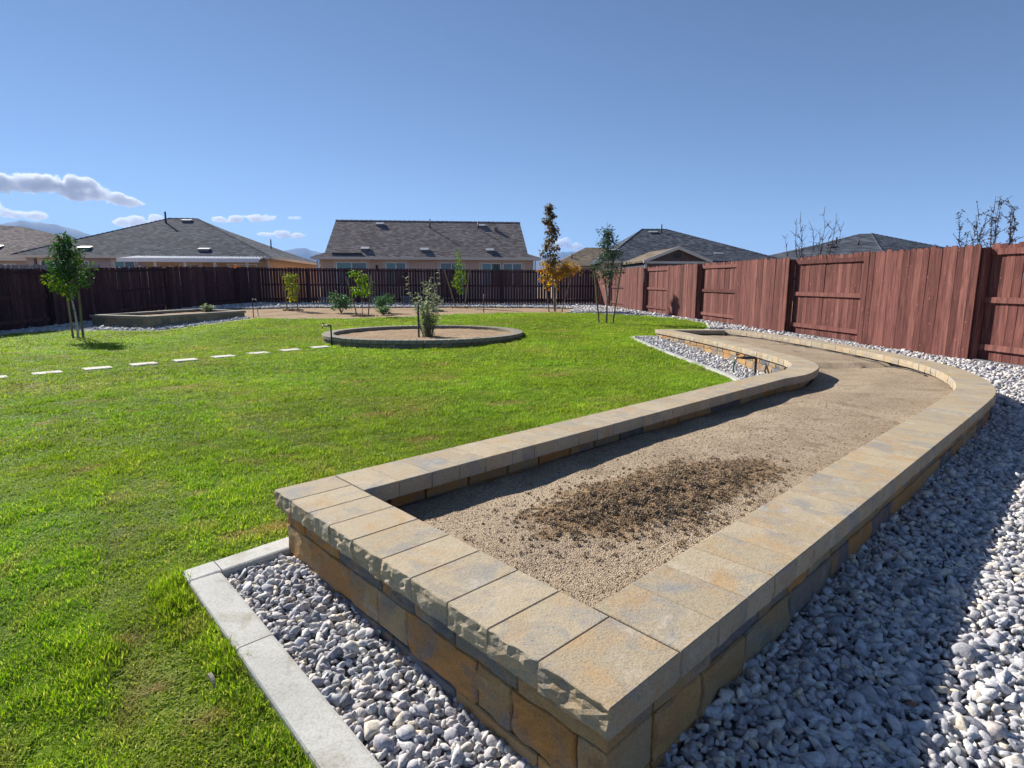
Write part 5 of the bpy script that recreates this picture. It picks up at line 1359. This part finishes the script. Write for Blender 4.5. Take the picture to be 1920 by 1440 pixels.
def hill_mat():
    m, nt, b = new_mat('dry_hills'); v = coords(nt, rand=False)
    c = ramp(nt, noise(nt, v, .006, 8, .65), [(.35, (.02,.026,.02)), (.55, (.035,.04,.03)), (.75, (.06,.06,.04))]); nt.links.new(c, b.inputs['Base Color']); b.inputs['Roughness'].default_value = 1
    return m
M['hill'] = hill_mat()
hh = lambda el, d: math.tan(R(el))*d + 3
D1, D2 = 5200, 5600
hill('hills', -58, -30, D1, [(-58,hh(2.5,D1)),(-50,hh(4.0,D1)),(-43,hh(4.45,D1)),(-40.8,hh(4.57,D1)),(-39.6,hh(4.9,D1)),(-37.7,hh(4.72,D1)),(-36.4,hh(4.4,D1)),(-35.2,hh(3.9,D1)),(-33.5,hh(3.3,D1)),(-31.5,hh(2.3,D1)),(-30,hh(.5,D1))], 'blue hazy hill beyond the far left houses')
hill('hills', -26, -12, D2, [(-26,0),(-23,hh(2.8,D2)),(-20.8,hh(3.35,D2)),(-19.7,hh(3.55,D2)),(-18.8,hh(3.3,D2)),(-18,hh(3.15,D2)),(-16,hh(2.9,D2)),(-12,0)], 'blue hazy hill between the left and centre houses')
hill('hills', 0, 14, D2, [(0,0),(2.5,hh(2.9,D2)),(4.7,hh(3.3,D2)),(6,hh(3.4,D2)),(8,hh(3.3,D2)),(14,0)], 'blue hazy hill behind the maple')

# ------------------------------------------------------------------ air: one even box of thin haze around everything but sky and clouds
hz = MB().box(-7200, 7200, -7200, 7200, -4.5, 520).build('haze', None); tag(hz, 'thin pale air', kind='stuff')
hm = bpy.data.materials.new('haze'); hm.use_nodes = True; nt = hm.node_tree; nt.nodes.remove(nt.nodes['Principled BSDF'])
pv = nd(nt, 'ShaderNodeVolumePrincipled', Density=1.3e-4, Anisotropy=0.0); pv.inputs['Color'].default_value = (.28,.52,1.0,1); nt.links.new(pv.outputs[0], nt.nodes['Material Output'].inputs['Volume'])
hz.data.materials.append(hm)

# ------------------------------------------------------------------ clouds
def cloud(lobes, label, dens=.022, nsc=.0075, seed=0):
    """lobes: (azimuth, elevation, half width deg, half height deg); built as a volume with ragged edges, 8.5 km away"""
    D = 8500; L3 = []
    for az, el, wa, ha in lobes:
        c = Vector((math.sin(R(az))*D, math.cos(R(az))*D, math.tan(R(el))*D)); L3.append((c, D*R(wa), D*R(ha)))
    c0 = sum((l[0] for l in L3), Vector((0,0,0)))/len(L3)
    az0 = math.atan2(c0.x, c0.y)
    bm = bmesh.new(); bmesh.ops.create_icosphere(bm, subdivisions=4, radius=1)
    loc = [(Matrix.Rotation(az0, 3, 'Z') @ (c-c0), wa, wa*.55 if wa*.55 > ha else ha, ha) for c, wa, ha in L3]
    for v in bm.verts:
        d = v.co.normalized(); best = 1.0
        for c, a, b, hh_ in loc:
            # farthest hit of the ray with the ellipsoid
            ce = Vector((c.x/a, c.y/b, c.z/hh_)); de = Vector((d.x/a, d.y/b, d.z/hh_))
            A_ = de.dot(de); B_ = -2*de.dot(ce); C_ = ce.dot(ce)-1; q = B_*B_-4*A_*C_
            if q > 0: best = max(best, (-B_+math.sqrt(q))/(2*A_))
        v.co = d*best
    me = bpy.data.meshes.new('cloud'); bm.to_mesh(me); bm.free()
    m = bpy.data.materials.new('cloud_vapour'); m.use_nodes = True; nt = m.node_tree; nt.nodes.remove(nt.nodes['Principled BSDF'])
    tc = nt.nodes.new('ShaderNodeTexCoord'); P = tc.outputs['Object']
    wn_ = nd(nt, 'ShaderNodeTexNoise', Scale=nsc*1.2, Detail=3); nt.links.new(P, wn_.inputs['Vector'])
    fld = None
    for c, a, b, hh_ in loc:
        s1 = nt.nodes.new('ShaderNodeVectorMath'); s1.operation = 'SUBTRACT'; s1.inputs[1].default_value = c; nt.links.new(P, s1.inputs[0])
        s2 = nt.nodes.new('ShaderNodeVectorMath'); s2.operation = 'DIVIDE'; s2.inputs[1].default_value = (a, b, hh_); nt.links.new(s1.outputs[0], s2.inputs[0])
        ln = nt.nodes.new('ShaderNodeVectorMath'); ln.operation = 'LENGTH'; nt.links.new(s2.outputs[0], ln.inputs[0])
        f = math_(nt, 'SUBTRACT', 1.0, ln.outputs['Value'])
        fld = f if fld is None else math_(nt, 'MAXIMUM', fld, f)
    off = nt.nodes.new('ShaderNodeVectorMath'); off.operation = 'ADD'; off.inputs[1].default_value = (seed*311.0, seed*97.0, 0); nt.links.new(P, off.inputs[0])
    n1 = noise(nt, off.outputs[0], nsc, 7, .62)
    dn = math_(nt, 'ADD', math_(nt, 'MULTIPLY', fld, 1.15), math_(nt, 'MULTIPLY', math_(nt, 'SUBTRACT', n1, .53), 3.8))
    dn = math_(nt, 'MINIMUM', dn, math_(nt, 'MULTIPLY', fld, 6.0))
    dn = math_(nt, 'MULTIPLY', math_(nt, 'MULTIPLY', dn, 5.0, True), dens)
    vp = nd(nt, 'ShaderNodeVolumePrincipled', Anisotropy=.2); vp.inputs['Color'].default_value = (.93,.935,.94,1); nt.links.new(dn, vp.inputs['Density'])
    nt.links.new(vp.outputs[0], nt.nodes['Material Output'].inputs['Volume'])
    m.cycles.volume_step_rate = .25
    o = link('cloud', me, m, None, c0, (0, 0, -az0)); tag(o, label, 'cloud')
cloud([(-40.4,7.4,2.0,.75),(-38.3,7.65,1.9,.85),(-36.3,7.7,1.8,.9),(-34.9,7.35,1.3,.75),(-33.7,6.95,1.3,.6),(-32.5,6.75,1.1,.5),(-36.0,7.0,1.6,.45)], 'large white cloud with grey underside above the far left roofs', seed=1)
cloud([(-41.2,5.75,1.0,.55),(-40.2,5.35,.9,.4),(-38.7,5.3,.9,.4)], 'white cloud resting on the hill at far left', seed=2)
cloud([(-33.2,5.15,.9,.4),(-32.3,5.3,.9,.5),(-31.0,5.5,.8,.45)], 'puffy cloud above the left slope of the charcoal hip roof', seed=3)
cloud([(-26.2,5.75,.9,.3),(-25.0,5.85,1.0,.35),(-23.5,6.0,1.1,.38),(-22.3,6.1,.8,.35)], 'long thin cloud right of the charcoal hip ridge', seed=4)
cloud([(-20.0,6.15,.75,.25)], 'tiny lone cloud left of the centre house', .009, .005, 5)
cloud([(-22.6,4.65,.9,.25),(-21.3,4.7,1.0,.38),(-20.0,4.6,.8,.3)], 'low cloud over the gap left of the centre house', seed=6)
cloud([(3.8,3.9,.9,.5),(5.0,4.2,.9,.65),(6.2,3.9,.9,.45)], 'white cloud bank behind the maple', seed=7)
